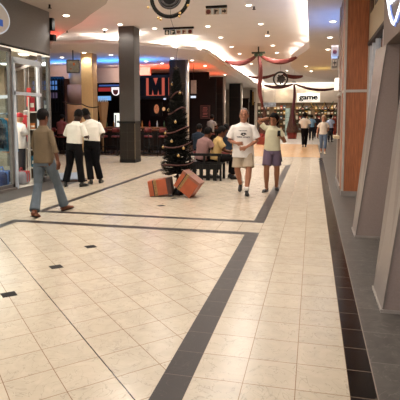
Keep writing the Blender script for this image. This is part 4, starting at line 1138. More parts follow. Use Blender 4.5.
        for q in ('L', 'R'):
            S_, E_, W_ = P[q+'s'], P[q+'e'], P[q+'w']
            ar = shirt.get('arm', 1)
            mb.loft([neck+V((0, 0, -.02)), lerp(neck, S_, .5)+V((0, 0, -.015)), S_], [q_*ar for q_ in (.05, .055, .056)], n=12)
            ar = shirt.get('arm', 1); sl = shirt.get('sleeve', .7); w = shirt.get('sleeve_w', .02)
            st = lerp(lerp(chest, neck, .6), S_, .5)
            if sl <= 1:
                end = lerp(S_, E_, sl)
                mb.loft([st, S_, lerp(S_, end, .5), end], [q_*ar for q_ in (.06, .057+w*.5, .052+w*.9, .048+w*1.3)], n=14)
            else:
                end = lerp(E_, W_, sl-1)
                mb.loft([st, S_, lerp(S_, E_, .5), E_, lerp(E_, end, .5), end], [q_*ar for q_ in (.065, .056+w*.7, .047+w, .04+w, .04+w, .036+w*shirt.get('cuff', 1))], n=14)
        so = bake(mb.bm, shirt.get('name', 'shirt'), shirt['m'], t, max(voxel, .009), 4)
        if shirt.get('collar'):
            mb = MB().torus(neck+V((0, .0, .0)), .066, .014, ax2=(0, 1, 0), n=20, m=8); mb.build('collar', shirt['m'], so, True)
    # ---- lower garment
    if legs:
        mb = MB()
        loose = legs.get('loose', .012); ty = legs.get('end', .93)
        top = legs.get('top', .1)
        mb.loft([hip-up*.1, hip-up*.03, hip+up*.05, hip+up*top], [(.125+loose, .105+loose), (.168+loose, .115+loose), (.16+loose, .112+loose), (.152+loose*.6, .108+loose*.6)], side=hlat, n=20)
        for q in ('L', 'R'):
            H_, K, A = P[q+'h'], P[q+'k'], P[q+'a']
            fl_ = legs.get('flare', 0)
            if ty <= .55:
                end = lerp(H_, K, ty/.5)
                mb.loft([H_+V((0, 0, .03)), lerp(H_, end, .35), lerp(H_, end, .7), end], [.09+loose*.7, .094+loose, .088+loose*1.3+fl_*.5, .08+loose*1.8+fl_], n=16)
            else:
                end = lerp(K, A, (ty-.5)/.5)
                mb.loft([H_+V((0, 0, .03)), lerp(H_, K, .3), lerp(H_, K, .85), K, lerp(K, end, .4), end], [.085+loose*.6, .088+loose, .066+loose, .06+loose, .056+loose+fl_*.3, .048+loose+fl_], n=16)
        lo = bake(mb.bm, legs.get('name', 'trousers'), legs['m'], t, max(voxel, .009), 4)
        if legs.get('belt'):
            c_ = hip+up*(top-.02)
            MB().loft([c_-up*.018, c_+up*.018], [(.158+loose, .114+loose)]*2, side=hlat, n=24).build('belt', legs['belt'], lo, True)
    # ---- shoes
    if shoe:
        for q in ('L', 'R'):
            A = P[q+'a']; td = V(P[q+'t']).normalized()
            sd = td.cross(V((0, 0, 1))).normalized(); upv = sd.cross(td).normalized()
            def FP(x, z): return A+td*x+upv*(z-.085)
            mb = MB()
            if shoe.get('open'):
                mb.loft([FP(-.06, .012), FP(0, .014), FP(.1, .014), FP(.19, .012)], [(.03, .012), (.036, .013), (.044, .013), (.025, .01)], side=sd, n=14)
                mb.loft([FP(.06, .04), FP(.1, .038), FP(.15, .028)], [(.046, .03), (.047, .026), (.036, .017)], side=sd, n=14)
                mb.loft([FP(-.055, .03), FP(-.07, .06), FP(-.055, .08)], [(.02, .01)]*3, side=sd, n=8)
            else:
                mb.loft([FP(-.07, .035), FP(-.05, .045), FP(.0, .05), FP(.06, .043), (FP(.12, .033)), FP(.17, .025), FP(.19, .02)], [(.02, .03), (.037, .043), (.038, .05), (.041, .04), (.045, .03), (.036, .022), (.018, .012)], side=sd, n=16)
                mb.loft([FP(0, .05), FP(-.005, .115)], [(.04, .05), (.042, .044)], side=sd, n=14)
            so = bake(mb.bm, 'shoe', shoe['m'], t, max(voxel, .008), 2)
            if shoe.get('sock'):
                MB().loft([FP(-.005, .09), FP(-.003, .17)], [.05, .052], n=14).build('sock', shoe['sock'], t, True)
            sb = MB().loft([FP(-.07, .006), FP(-.03, .006), FP(.04, .006), FP(.12, .006), FP(.19, .006)], [(.028, .007), (.04, .007), (.04, .007), (.047, .007), (.022, .007)], side=sd, n=14)
            sb.build('sole', shoe.get('sole', black), so)
    # ---- hair
    if hair:
        st = hair.get('style', 'short')
        mb = MB()
        bmesh.ops.create_uvsphere(mb.bm, u_segments=28, v_segments=18, radius=1)
        e = hair.get('vol', .012)
        for v in mb.bm.verts:
            d = v.co.copy()
            p = V((d.x*(.075+e), d.y*(.098+e)+.006, d.z*(.098+e)+.028))
            ang = math.atan2(abs(d.x), -d.y)             # 0 at the face
            low = {'short': -.055, 'crop': -.035, 'bob': -.1, 'long': -.12, 'nape': -.105}.get(st, -.05)
            front = hair.get('line', .062)
            f = min(1, max(0, (ang-.75)/.55))
            lim = front*(1-f)+low*f
            if p.z < lim:
                p = V((d.x*.05, d.y*.06+.01, max(p.z*.3, -.06)))
            else:
                p += V((rnd_h.uniform(-1, 1), rnd_h.uniform(-1, 1), rnd_h.uniform(-1, 1)))*.003
            v.co = HR @ (HS @ p)+hd
        if st == 'long' or st == 'bob':
            ln = .14 if st == 'bob' else .24
            a = [HR @ (HS @ V((0, .06, -.02)))+hd, HR @ (HS @ V((0, .075, -.08)))+hd, HR @ (HS @ V((0, .07, -ln)))+hd]
            mb.loft(a, [(.08, .05), (.085, .045), (.06, .03)], side=lat, n=14)
        if st == 'bun':
            q = HR @ (HS @ V((0, .11, .05)))+hd; mb.ball(q, .045)
        mb.build('hair', hair['m'], t, True)
        if hair.get('cap'):
            mb = MB(); mb.ball(HR @ (HS @ V((0, 0, .065)))+hd, (.088, .108, .075)); mb.build('cap', hair['cap'], t, True)
    # ---- face details
    if face:
        for s in (-1, 1):
            e_ = MB().ball(HR @ (HS @ V((s*.031, -.087, .006)))+hd, (.0125, .006, .0065), seg=10).build('eye', mat('eye_dark', '1c120e', .2, var=0), t, True)
            mb = MB().loft([HR @ (HS @ V((s*.014, -.096, .03)))+hd, HR @ (HS @ V((s*.034, -.092, .036)))+hd, HR @ (HS @ V((s*.052, -.078, .03)))+hd], [.0035, .0048, .003], n=6)
            mb.build('eyebrow', hair['m'] if hair else mat('brow', '2a1c14', .8), t, True)
        MB().loft([HR @ (HS @ V((-.024, -.091, -.064)))+hd, HR @ (HS @ V((0, -.1, -.064)))+hd, HR @ (HS @ V((.024, -.091, -.064)))+hd], [.003, .0055, .003], n=8).build('mouth', mat('lips', '7a4038', .5, var=.05), t, True)
    return t
rnd_h = random.Random(11)
def loc_of(x, y, rz, k, wx, wy, wz=0):
    """place point -> a person's own frame"""
    v = V((wx-x, wy-y, 0)); v = Matrix.Rotation(-rz, 3, 'Z') @ v
    return V((v.x/k, v.y/k, wz/k))
white_sk = skin('a8745a', 'ruddy'); tan_sk = skin('946448', 'tan'); dark_sk = skin('2e1a12', 'dark'); br_sk = skin('5e3826', 'brown')
hair_d = mat('hair_dark', '0c0807', .8, var=.2, spec=.15); hair_g = mat('hair_grey', '6a625a', .7, var=.2); hair_b = mat('hair_brown', '8a6a4c', .7, var=.2)
def cloth(n, c, **kw): return mat(n, c, .9, var=kw.get('var', .06), scale=6, bump=.5, bscale=14, spec=.15)

# man in the white T-shirt, walking towards the viewer
x, y, rz, k = -1.36, 9.66, .15, 1.72/1.75
Lf = loc_of(x, y, rz, k, -1.255, 9.44); Rf = loc_of(x, y, rz, k, -1.46, 9.98)
man = person('man in a white printed T-shirt and beige shorts walking towards the viewer', (x, y, 0), rz, 1.72,
    dict(hip=(0, .0, .915), chest=(0, .0, 1.265), neck=(0, .0, 1.455), head=(.01, -.03, 1.61), hyaw=-.1, hpitch=.08,
         La=(Lf.x, Lf.y+.02, .085), Lk=(.115, -.13, .5), Lt=(.08, -1, -.0), Ra=(Rf.x, Rf.y, .15), Rk=(-.115, -.02, .49), Rt=(-.1, -1, -.42),
         Le=(.285, .01, 1.09), Lw=(.06, -.23, .97), Lf=(-.8, -.3, -.25), Lp=(0, 1, .2), Re=(-.29, .02, 1.09), Rw=(-.14, -.22, 1.05), Rf=(.6, -.4, -.05), Rp=(0, 1, .2), curl=.8, Lthumb=1, Rthumb=-1),
    white_sk, shirt=dict(m=cloth('white_tshirt', 'e6e0d8'), hem=-.165, loose=.032, flare=.035, sleeve=.8, sleeve_w=.034, collar=True, name='t_shirt'),
    legs=dict(m=cloth('beige_shorts_cloth', 'b5a590'), end=.44, loose=.018, flare=.008, name='shorts'), shoe=dict(m=mat('black_shoe', '14110f', .4), sock=cloth('white_sock', 'e0dcd4')),
    hair=dict(m=mat('hair_grizzled', '5a4a40', .7, var=.3), style='crop', vol=.004, line=.07), voxel=.008, sw=1.08, fat=1.12)
# faint printed lines on the chest, wrapped to the shirt front
ts = [c for c in man.children if c.name.startswith('t_shirt')][0]
def print_on(obj, marks, zc, m):
    me = obj.data; mb = MB()
    import bisect
    def front(xx, zz):
        best = None
        hit, locn, nor, idx = obj.ray_cast(V((xx, -1.5, zz)), V((0, 1, 0)))
        return locn if hit else None
    bpy.context.view_layer.update()
    for (x0, x1, z0, z1) in marks:
        n = max(1, int((x1-x0)/.012))
        rows = []
        for i in range(n+1):
            xx = x0+(x1-x0)*i/n
            a = front(xx, zc+z0); b = front(xx, zc+z1)
            if a is None or b is None: break
            rows.append((mb.bm.verts.new(a+V((0, -.003, 0))), mb.bm.verts.new(b+V((0, -.003, 0)))))
        for i in range(len(rows)-1): mb.bm.faces.new((rows[i][0], rows[i+1][0], rows[i+1][1], rows[i][1]))
    return mb.build('chest_print', m, obj)
r2 = random.Random(4); marks = []
def word(x0, x1, z, h):
    xx = x0
    while xx < x1-.01:
        w = r2.uniform(.008, .016); marks.append((xx, xx+w, z-h*r2.uniform(.5, 1), z+h*r2.uniform(.6, 1))); xx += w+.005
word(-.095, .085, .06, .011); word(-.13, -.02, -.065, .016); word(-.005, .14, -.068, .015)
marks += [(-.04, .045, .0, .022), (-.055, -.012, -.025, .004), (.012, .06, -.018, .006), (-.025, .025, -.042, -.025)]
print_on(ts, marks, 1.235, mat('print_black', '2a2624', .7))

# woman in the yellow top and mauve shorts
x, y, rz, k = -.82, 10.08, .06, 1.63/1.75
Lf = loc_of(x, y, rz, k, -.73, 10.28); Rf = loc_of(x, y, rz, k, -.915, 10.0)
wy = person('woman in a pale yellow top and mauve shorts with one arm raised behind her head', (x, y, 0), rz, 1.63,
    dict(hip=(.01, .0, .93), chest=(.01, -.0, 1.27), neck=(.02, .0, 1.455), head=(.04, -.03, 1.605), hyaw=-.35, hpitch=.22, htilt=.1,
         La=(Lf.x, Lf.y, .085), Lk=(.115, .02, .5), Lt=(.2, -1, 0), Ra=(Rf.x, Rf.y, .085), Rk=(-.11, -.1, .5), Rt=(-.45, -1, 0),
         Re=(-.31, .0, 1.58), Rw=(-.10, .09, 1.63), Rf=(.9, .2, .05), Rp=(0, -.6, -.3), Rs=(-.16, 0, 1.42), Rthumb=1,
         Le=(.29, .0, 1.10), Lw=(.22, -.21, 1.19), Lf=(-.45, -.45, .65), Lp=(-.5, .2, -.4), curl=.7, Lcurl=1.1),
    tan_sk, shirt=dict(m=cloth('yellow_top_cloth', 'cbc6a8'), hem=-.02, loose=.016, flare=.012, sleeve=.5, sleeve_w=.02, collar=True, name='top', arm=.9),
    legs=dict(m=cloth('mauve_shorts_cloth', '6f6072'), end=.4, loose=.012, flare=.005, name='shorts'), shoe=dict(m=mat('black_sandal', '15110f', .4), open=True),
    hair=dict(m=hair_d, style='bob', vol=.014, line=.06), voxel=.008, sw=.9, fat=1.1)
sh_ = [c for c in wy.children if c.name.startswith('shorts')][0]
MB().loft([(.185, .0, .93), (.205, .0, .8), (.225, .0, .67)], [(.05, .012), (.055, .012), (.06, .012)], side=(0, 1, 0), n=10).build('side_stripe', mat('dark_stripe', '241f2a', .8), sh_, True)
# black phone in her hand
hp = Matrix.Rotation(rz, 3, 'Z') @ (V((.155, -.295, 1.31))*k)+V((x, y, 0))
t = thing('phone', 'small black phone held up by the woman in yellow', 'phone', hp, rz+.3)
MB().box((-.03, -.012, -.06), (.03, .012, .055), bevel=.006).build('casing', black, t)
MB().box((-.022, -.015, -.0), (.022, -.0125, .045)).build('screen', mat('phone_screen', '2a2e36', .2), t)

# woman on the left walking away
x, y, rz, k = -4.13, 6.83, PI-.12, 1.68/1.75
Lf = loc_of(x, y, rz, k, -4.115, 6.50); Rf = loc_of(x, y, rz, k, -3.99, 7.2)
person('woman in a khaki top and blue jeans walking away past the shop window', (x, y, 0), rz, 1.68,
    dict(hip=(0, .0, .91), chest=(.0, .0, 1.27), neck=(.0, .0, 1.46), head=(.01, -.02, 1.615), hyaw=-.1, htilt=0,
         La=(Lf.x, Lf.y-.0, .11), Lk=(.09, .05, .5), Lt=(.2, -1, -.3), Ra=(Rf.x, Rf.y+.02, .085), Rk=(-.09, -.22, .5), Rt=(-.3, -1, .1),
         Le=(.23, -.02, 1.14), Lw=(.2, -.16, .92), Re=(-.25, .05, 1.14), Rw=(-.29, .02, .9), Rp=(1, -.2, 0), Rf=(-.05, -.05, -1), curl=.55),
    br_sk, shirt=dict(m=cloth('khaki_top_cloth', '6b5c48'), hem=-.05, loose=.014, flare=.015, sleeve=1.45, sleeve_w=.008, cuff=3.0, name='top', arm=.86),
    legs=dict(m=cloth('denim', '5b646b', var=.18), end=.985, loose=.008, flare=.028, name='jeans'), shoe=dict(m=mat('brown_clog', '6a3a22', .5)),
    hair=dict(m=hair_d, style='nape', vol=.009, line=.05), voxel=.008, sw=.8, hs=1.02)

# the two men in white shirts
blk = cloth('black_trouser_cloth', '0c0b0d'); wsh = cloth('white_shirt_cloth', 'e2ddd0')
x, y, rz, k = -5.12, 9.72, PI-.15, 1.73/1.75
Lf = loc_of(x, y, rz, k, -5.33, 9.68); Rf = loc_of(x, y, rz, k, -4.97, 9.75)
person('man in white shirt and black trousers, legs apart, left of the pair', (x, y, 0), rz, 1.73,
    dict(hip=(-.0, .0, .92), chest=(-.02, -.01, 1.27), neck=(-.03, -.04, 1.455), head=(-.06, -.09, 1.6), hyaw=.3, hpitch=.35, htilt=-.1,
         La=(Lf.x, Lf.y, .085), Lk=(.16, -.03, .5), Lt=(.6, -1, 0), Ra=(Rf.x, Rf.y, .085), Rk=(-.11, -.03, .5), Rt=(-.2, -1, 0),
         Le=(.27, -.06, 1.13), Lw=(.14, -.28, 1.14), Re=(-.27, -.05, 1.12), Rw=(-.17, -.28, 1.12), Lp=(-1, 0, -.2), Rp=(1, 0, -.2), curl=.8),
    dark_sk, shirt=dict(m=wsh, hem=.06, loose=.02, flare=.014, sleeve=.92, sleeve_w=.02, collar=True),
    legs=dict(m=blk, end=.97, loose=.02, flare=.012, top=.1, belt=black), shoe=dict(m=mat('black_shoe', '14110f', .4)),
    hair=dict(m=hair_d, style='short', vol=.006, line=.05), voxel=.009)
x, y, rz, k = -4.985, 10.3, PI+.25, 1.76/1.75
Lf = loc_of(x, y, rz, k, -4.97, 10.2); Rf = loc_of(x, y, rz, k, -4.84, 10.42)
person('man in a white shirt and black trousers standing close on the right of the pair', (x, y, 0), rz, 1.76,
    dict(hip=(-.0, .0, .93), chest=(-.02, -.02, 1.28), neck=(.05, -.05, 1.46), head=(.14, -.10, 1.6), hyaw=.5, hpitch=.4, htilt=.25,
         La=(Lf.x, Lf.y, .085), Lk=(.08, -.02, .5), Lt=(.5, -1, 0), Ra=(Rf.x, Rf.y, .085), Rk=(-.09, -.02, .5), Rt=(-.1, -1, 0),
         Le=(.28, -.04, 1.14), Lw=(.22, -.28, 1.12), Re=(-.26, .0, 1.14), Rw=(-.2, -.22, 1.08), Lp=(-1, 0, -.2), Rp=(1, 0, -.2), curl=.8),
    dark_sk, shirt=dict(m=wsh, hem=.06, loose=.02, flare=.014, sleeve=.92, sleeve_w=.02, collar=True),
    legs=dict(m=blk, end=.97, loose=.02, flare=.012, top=.1, belt=black), shoe=dict(m=mat('black_shoe', '14110f', .4)),
    hair=dict(m=hair_d, style='short', vol=.006, line=.05), voxel=.009)

# seated pair on the bench, backs turned
def seated(label, x, y, rz, height, lean, skin_m, shirt_m, legs_m, hair_m, seat=.44, voxel=.011, head=(0, 0), arms=None, group=None, ztop=0, hs='short'):
    k = height/1.75; s = (seat+.1)/k
    lx, ly = lean
    ps = dict(hip=(0, .05, s), chest=(lx*.6, .05+ly*.6, s+.34), neck=(lx, .03+ly, s+.52), head=(lx*1.15+head[0], ly*1.2+head[1], s+.66), hpitch=.15, hyaw=head[0]*3,
         Lh=(.1, .0, s-.02), Rh=(-.1, .0, s-.02), Lk=(.14, -.42, s), Rk=(-.14, -.42, s), La=(.15, -.38, .085/k), Ra=(-.15, -.38, .085/k), Lt=(.1, -1, 0), Rt=(-.1, -1, 0),
         Le=(.26+lx*.5, -.08+ly*.4, s+.22), Lw=(.16+lx*.3, -.32, s+.12), Re=(-.26+lx*.5, -.08+ly*.4, s+.22), Rw=(-.16+lx*.3, -.32, s+.12), Lp=(0, 0, -1), Rp=(0, 0, -1), curl=.6)
    if seat < .3: pass
    if arms: ps.update(arms(s, lx, ly))
    if seat > .6:
        ps.update(La=(.12, -.28, s-.48), Ra=(-.12, -.28, s-.48))
    return person(label, (x, y, 0), rz, height, ps, skin_m, shirt=dict(m=shirt_m, hem=-.06, loose=.025, sleeve=.7, sleeve_w=.03),
        legs=dict(m=legs_m, end=.95, loose=.012), shoe=dict(m=mat('black_shoe', '14110f', .4)), hair=dict(m=hair_m, style=hs, vol=.01, line=.05), voxel=voxel, face=True, group=group)
bx0 = W(202, 160, 11.7).x; bx1 = W(216.5, 160, 11.7).x
dk = cloth('dark_trouser_cloth', '100d0e')
seated('seated person in a dusty pink shirt leaning right on the bench', bx0, 11.72, PI-.55, 1.66, (-.06, -.1), br_sk, cloth('pink_shirt_cloth', '8a6a66'), dk, hair_d, head=(-.02, -.02))
seated('seated person in a straw yellow shirt with an arm along the bench', bx1, 11.78, PI*.62, 1.7, (.0, -.1), br_sk, cloth('straw_shirt_cloth', 'b89a66'), dk, hair_d,
       arms=lambda s, lx, ly: dict(Re=(-.25, -.16, s+.2), Rw=(-.18, -.42, s+.12)))

# people further down the hall
x, y = -.40, 25.4
person('man in a white shirt and black trousers walking away toward the far shop', (x, y, 0), PI, 1.76,
    dict(La=(.07, .1, .1), Lk=(.08, .02, .5), Ra=(-.05, -.12, .085), Rk=(-.08, -.1, .5), Le=(.27, .02, 1.14), Lw=(.24, -.2, 1.02), Re=(-.27, .02, 1.14), Rw=(-.24, -.2, 1.02)),
    dark_sk, shirt=dict(m=cloth('offwhite_shirt_cloth', 'cbbfae'), hem=.04, loose=.03, sleeve=.8, sleeve_w=.03), legs=dict(m=blk, end=.97, loose=.02), shoe=dict(m=mat('black_shoe', '14110f', .4)),
    hair=dict(m=hair_d, style='short', vol=.02), voxel=.013)
x, y = .44, 20.9
lady = person('older woman in a cream blouse and blue cropped jeans walking toward the viewer', (x, y, 0), -.02, 1.6,
    dict(La=(.07, -.12, .085), Lk=(.09, -.1, .5), Ra=(-.08, .14, .1), Rk=(-.09, .02, .5), Le=(.25, .03, 1.12), Lw=(.2, -.18, 1.08), Re=(-.27, .03, 1.12), Rw=(-.28, -.04, .9), curl=.8),
    white_sk, shirt=dict(m=cloth('cream_blouse_cloth', 'd2c4b2'), hem=-.04, loose=.025, sleeve=.6, sleeve_w=.025, name='blouse'), legs=dict(m=cloth('pale_denim', '5d6c80'), end=.8, loose=.014, name='jeans'),
    shoe=dict(m=mat('pale_shoe', 'b8a890', .5)), hair=dict(m=mat('hair_sandy', 'a08468', .7, var=.2), style='bob', vol=.02), voxel=.012, sw=.9)
hb = V((x+.24, y-.16, 1.0*1.6/1.75))
t = thing('handbag', 'black handbag on the arm of the older woman in the cream blouse', 'handbag', hb)
MB().box((-.05, -.14, -.14), (.07, .14, .06), bevel=.03).build('body', black, t, True)
MB().loft([(0, -.1, .05), (-.01, -.06, .15), (-.02, .06, .15), (0, .1, .05)], .012, n=8).build('strap', black, t, True)
def far(label, px, py, Y, h, shirt_c, leg_c, rz, nm):
    c = W(px, py, Y)
    person(label, (c.x, Y, 0), rz, h, dict(), br_sk, shirt=dict(m=cloth(nm, shirt_c), hem=-.03, loose=.025, sleeve=.75, sleeve_w=.03), legs=dict(m=cloth(nm+'_leg', leg_c), end=.97, loose=.015),
        shoe=dict(m=mat('black_shoe', '14110f', .4)), hair=dict(m=hair_d, style='short', vol=.012), voxel=.018, sw=.95)
far('distant person in a blue shirt seen between the walking man and the older woman', 311.5, 130, 33, 1.7, '6f93ad', '1c1a20', PI, 'blue_shirt_cloth')
far('distant person in a pale blue top just right of the older woman', 330.5, 130, 31, 1.68, '9aa6bc', '22202a', PI-.4, 'pale_blue_cloth')
far('distant person in dark clothes left of the older woman by the far shop', 316.5, 128, 36, 1.72, '2c2a30', '1c1a20', .3, 'charcoal_cloth')
# restaurant patrons on stools
pk = cloth('patron_rose', '7a4446'); pw = cloth('patron_white', '8a8480'); pb = cloth('patron_blue', '222c38'); pd = cloth('patron_dark', '2a2428')
def patron(label, x, Y, sm, rz, seat, stool_lb):
    seated(label, x, Y, rz, 1.7, (0, -.04), br_sk, sm, dk, hair_d, seat=seat, voxel=.016)
    t = thing('bar_stool' if seat > .6 else 'low_stool', stool_lb, 'stool', (x, Y, 0))
    h_ = seat-.035
    MB().lathe([(.16, h_-.05), (.18, h_-.03), (.18, h_), (.15, h_+.015)], n=18).build('seat', red_vinyl, t, True)
    for a in range(4):
        c_, s_ = math.cos(PI/4+a*PI/2), math.sin(PI/4+a*PI/2)
        MB().cyl((.12*c_, .12*s_, h_-.05), (.2*c_, .2*s_, 0), .015, n=8).build('leg', black, t, True)
patron('patron in a rose shirt at the bar behind the men in white shirts', -10.15, 18.2, pk, 2.9, .78, 'backless bar stool under the rose-shirted patron')
patron('patron in a grey-white shirt at the bar just right of the grey column', -7.35, 18.5, pw, 2.9, .78, 'backless bar stool under the patron right of the grey column')
patron('patron in a grey-white shirt at the high table behind the bench', -4.75, 22.75, pw, 2.7, .78, 'backless bar stool under the patron behind the bench')
patron('patron in a dark blue shirt behind the pink-shirted seated person', W(198.5, 140, 15.5).x, 15.5, pb, 2.8, .44, 'low stool under the blue-shirted patron behind the pink shirt')
patron('patron in a dark blue shirt between the bench and the T-shirt man', W(226.5, 140, 15.5).x, 15.5, pb, -2.7, .44, 'low stool under the blue-shirted patron near the T-shirt man')
# ------------------------------------------------------------------ downlights (fixtures with real spot lamps)
dl_glow = glow('downlight_lens', 'fff0d8', 7)
dl_proto = None
def downlight(x, y, z, label, group, power=0, r=.082, cone=150, colr='fff5ec'):
    global dl_proto
    if dl_proto is None:
        t = thing('downlight', label, 'downlight', (x, y, z), 0, group)
        MB().lathe([(r+.02, 0), (r+.02, -.012), (r, -.014), (r, 0)], n=20).build('trim_ring', mat('white_trim', 'e8e2d6', .5), t, True)
        MB().lathe([(r*.96, -.013), (r*.9, -.022), (r*.55, -.034), (0, -.038)], n=20).build('lens', dl_glow, t, True)
        dl_proto = t
    else: dup(dl_proto, (x, y, z), label, 0, group)
    if power:
        l = bpy.data.lights.new('downlight_lamp', 'SPOT'); l.energy = power; l.spot_size = math.radians(cone); l.spot_blend = .6
        l.color = lin(colr)[:3]; l.shadow_soft_size = .08
        o = bpy.data.objects.new('downlight_lamp', l); COL.objects.link(o); o.location = (x, y, z-.08)
MAINP = 175
rows = [(-3.5, 'left'), (-1.7, 'right')]
for i, y in enumerate((15.9, 18.2, 20.7, 23.05, 27.5, 32, 37)):
    for x, nm in rows:
        if y == 15.9 and False: continue
        downlight(x+(.05 if x < -2 else 0), y+.0, ZM, 'recessed downlight in the bright ceiling, %s from the front in the %s row' % (('first', 'second', 'third', 'fourth', 'fifth', 'sixth', 'seventh')[i], nm), 'downlights in the bright main ceiling', MAINP if i < 4 else MAINP*1.3)
downlight(-1.74, 13.2, ZM, 'recessed downlight in the bright ceiling nearest the three-pictogram sign', 'downlights in the bright main ceiling', MAINP)
for i, (x, y) in enumerate(((-6.15, 14.93), (-5.29, 15.86), (-7.0, 15.65))):
    downlight(x, y, ZM, 'recessed downlight in the bright ceiling, %s the grey column' % ('left of', 'right of', 'second to the left of')[i], 'downlights by the grey column', MAINP*.2)
# rows over the near floor, above the picture
for x in (-3.5, -1.7):
    for y in (0.5, 3.2, 5.9, 8.4, 11.0):
        downlight(x, y, ZM, 'recessed downlight in the near ceiling above the cream floor', 'downlights over the near floor', MAINP*.85)
for i, (x, y) in enumerate(((.46, 13.33), (.47, 15.93), (.49, 18.7), (-.38, 24.6), (-.15, 27.2))):
    downlight(x, y, ZL, 'recessed downlight in the right-hand soffit, %s from the front' % ('first', 'second', 'third', 'fourth', 'fifth')[i], 'downlights in the right soffit', 60)
downlight(-5.97, 11.06, ZL, 'recessed downlight in the dim soffit beside the shop fascia', 'soffit downlights at the left', 60)
for i, (x, y) in enumerate(((-8.71, 17.39+.1), (-10.29, 18.62), (-7.96, 18.34), (-5.88, 19.95), (-5.24, 20.9), (-6.89, 21.73), (-9.5, 25.0), (-7.35, 20.8), (-5.18, 23.25), (-5.12, 28.4))):
    downlight(x, y, ZL, 'recessed downlight in the restaurant soffit, %s' % ('in front of the beige column', 'far left by the blue glow', 'left of the grey column top', 'right above the tree', 'at the pale tube of the tree column', 'over the dark letter sign', 'deep behind the grey column', 'right of the grey column top', 'between the two dark columns', 'over the second dark column')[i], 'downlights in the restaurant soffit', (40, 60, 70, 14, 14, 8, 6, 14, 10, 10)[i])
# sprinkler heads
for i, (x, y, z, nm) in enumerate(((*G(67, 30, ZM)[:2], ZM, 'left of the curved ceiling edge'), (*G(104.5, 30, ZM)[:2], ZM, 'left of the grey column'), (*G(49.5, 4.5, ZL)[:2], ZL, 'in the dim soffit above the shop fascia'), (*G(254, 6.5, ZM)[:2], ZM, 'near the top of the bright ceiling'), (*G(268, 31, ZM)[:2], ZM, 'between the right-hand downlights'))):
    t = thing('sprinkler', 'small dark sprinkler head '+nm, 'sprinkler', (x, y, z))
    MB().cyl((0, 0, -.07), (0, 0, -.001), .022, n=10).build('body', black, t, True)
    MB().cyl((0, 0, -.085), (0, 0, -.075), .045, n=12).build('deflector', black, t)

# ------------------------------------------------------------------ cove lamps, neon washes, added fills and room light
def area(name, loc, rot, sx, sy, e, c):
    l = bpy.data.lights.new(name, 'AREA'); l.shape = 'RECTANGLE'; l.size = sx; l.size_y = sy; l.energy = e; l.color = lin(c)[:3]
    o = bpy.data.objects.new(name, l); COL.objects.link(o); o.location = loc; o.rotation_euler = rot
    return o
def cove(p0, p1, z, w, e, c='fff0e0'):
    p0 = V(p0); p1 = V(p1); d = p1-p0
    o = area('cove_lamp', ((p0.x+p1.x)/2, (p0.y+p1.y)/2, z), (PI, 0, -math.atan2(d.y, d.x)), d.length+.1, w, e*d.length, c)
    return o
for a, b in zip(lip[:-1], lip[1:]):
    if (V(b)-V(a)).length < .3: continue
    dv = (V(b)-V(a)).normalized(); nrm = V((-dv.y, dv.x))
    o = nrm*.22
    cove((a[0]+o.x, a[1]+o.y), (b[0]+o.x, b[1]+o.y), LZ-.07, .12, 24)
# cove along the left edge of the right soffit: it sits on the recessed ledge
cpts = [(-.174, -1), (-.174, 6), (-.174, 12), (-.174, 18.2), (-.3, 19.0), (-.56, 20.2), (-.85, 21.5), (-1.03, 22.7), (-1.12, 24.9), (-1.0, 27), (-.79, 29), (-.4, 30.8), (.08, 32.2)]
for k, (a, b) in enumerate(zip(cpts[:-1], cpts[1:])):
    cove((a[0]+.13, a[1]), (b[0]+.13, b[1]), ZM-.2, .1, 16 if k < 3 else 2.5)
cove((-4.4, 44.6), (2, 44.6), 4.0, .2, 14)
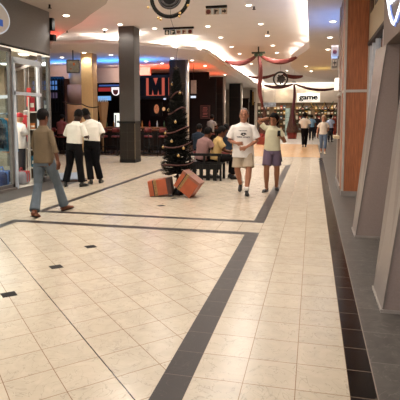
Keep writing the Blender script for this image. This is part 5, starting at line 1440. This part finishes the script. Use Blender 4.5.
# neon washes, then two added fill lamps for the wall panels
area('blue_wash', (-9.5, 20.3, 3.3), (PI, 0, 0), 5.0, .5, 110, '3c98ff')
area('blue_wash', (-7.0, 20.2, 3.4), (PI, 0, 0), 1.0, .5, 8, '3c98ff')
area('red_wash', (-7.6, 23.3, 3.5), (PI, 0, 0), 2.4, 1.2, 45, 'ff4a22')
area('red_wash', (-5.6, 23.5, 3.4), (PI, 0, 0), .8, 2.2, 22, 'ff5a2a')
area('red_wash', (-5.6, 27.5, 3.4), (PI, 0, 0), .8, 2.2, 14, 'ff5a2a')
area('red_wash', (-8.4, 13.2, 3.4), (PI, 0, 0), 1.2, 1.6, 50, 'ff3a2a')
area('blue_wash', (.5, 13.0, 3.1), (PI, 0, 0), .5, 2.2, 16, '5a9cff')
area('warm_wash', (.4, 26.0, 3.4), (PI, 0, 0), .5, 1.2, 4, 'ffd84a')
area('wall_fill', (-8.6, 22.2, 3.98), (.9, 0, 0), 2.6, .12, 28, 'ffe6d4')  # added lamp, only there to brighten the pale bulkhead
area('wall_fill', (-11.8, 20.5, 3.98), (.9, 0, 0), 1.2, .12, 14, 'ffe6d4')  # likewise added, brightens the mauve panel
# shop interiors
area('shop_lamp', (-8.4, 11.3, 3.03), (0, 0, .8), 2.0, 1.0, 110, 'fff0dc')
area('shop_lamp', (-8.6, 7.5, 3.03), (0, 0, 0), 3.0, 4.0, 350, 'fff0dc')
area('far_shop_lamp', (-1.0, 48.6, 3.15), (0, 0, 0), 8, 4, 260, 'ffecd0')
for px in (283, 311): 
    c = W(px, 92, 45)
    l = bpy.data.lights.new('wall_washer', 'SPOT'); l.energy = 60; l.spot_size = 1.6; l.spot_blend = .7; l.color = lin('ffe0b0')[:3]
    o = bpy.data.objects.new('wall_washer', l); COL.objects.link(o); o.location = (c.x, 44.5, 4.45); o.rotation_euler = (.35, 0, 0)

# ------------------------------------------------------------------ world: the rest of the mall's soft light
w = bpy.data.worlds.new('world'); scene.world = w; w.use_nodes = True
bg = w.node_tree.nodes['Background']; bg.inputs[0].default_value = lin('f4eef0'); bg.inputs[1].default_value = .75

vs = scene.view_settings
scene.display_settings.display_device = 'sRGB'
vs.view_transform = 'Standard'; vs.look = 'None'; vs.gamma = 1; vs.use_curve_mapping = False
vs.exposure = 0.14
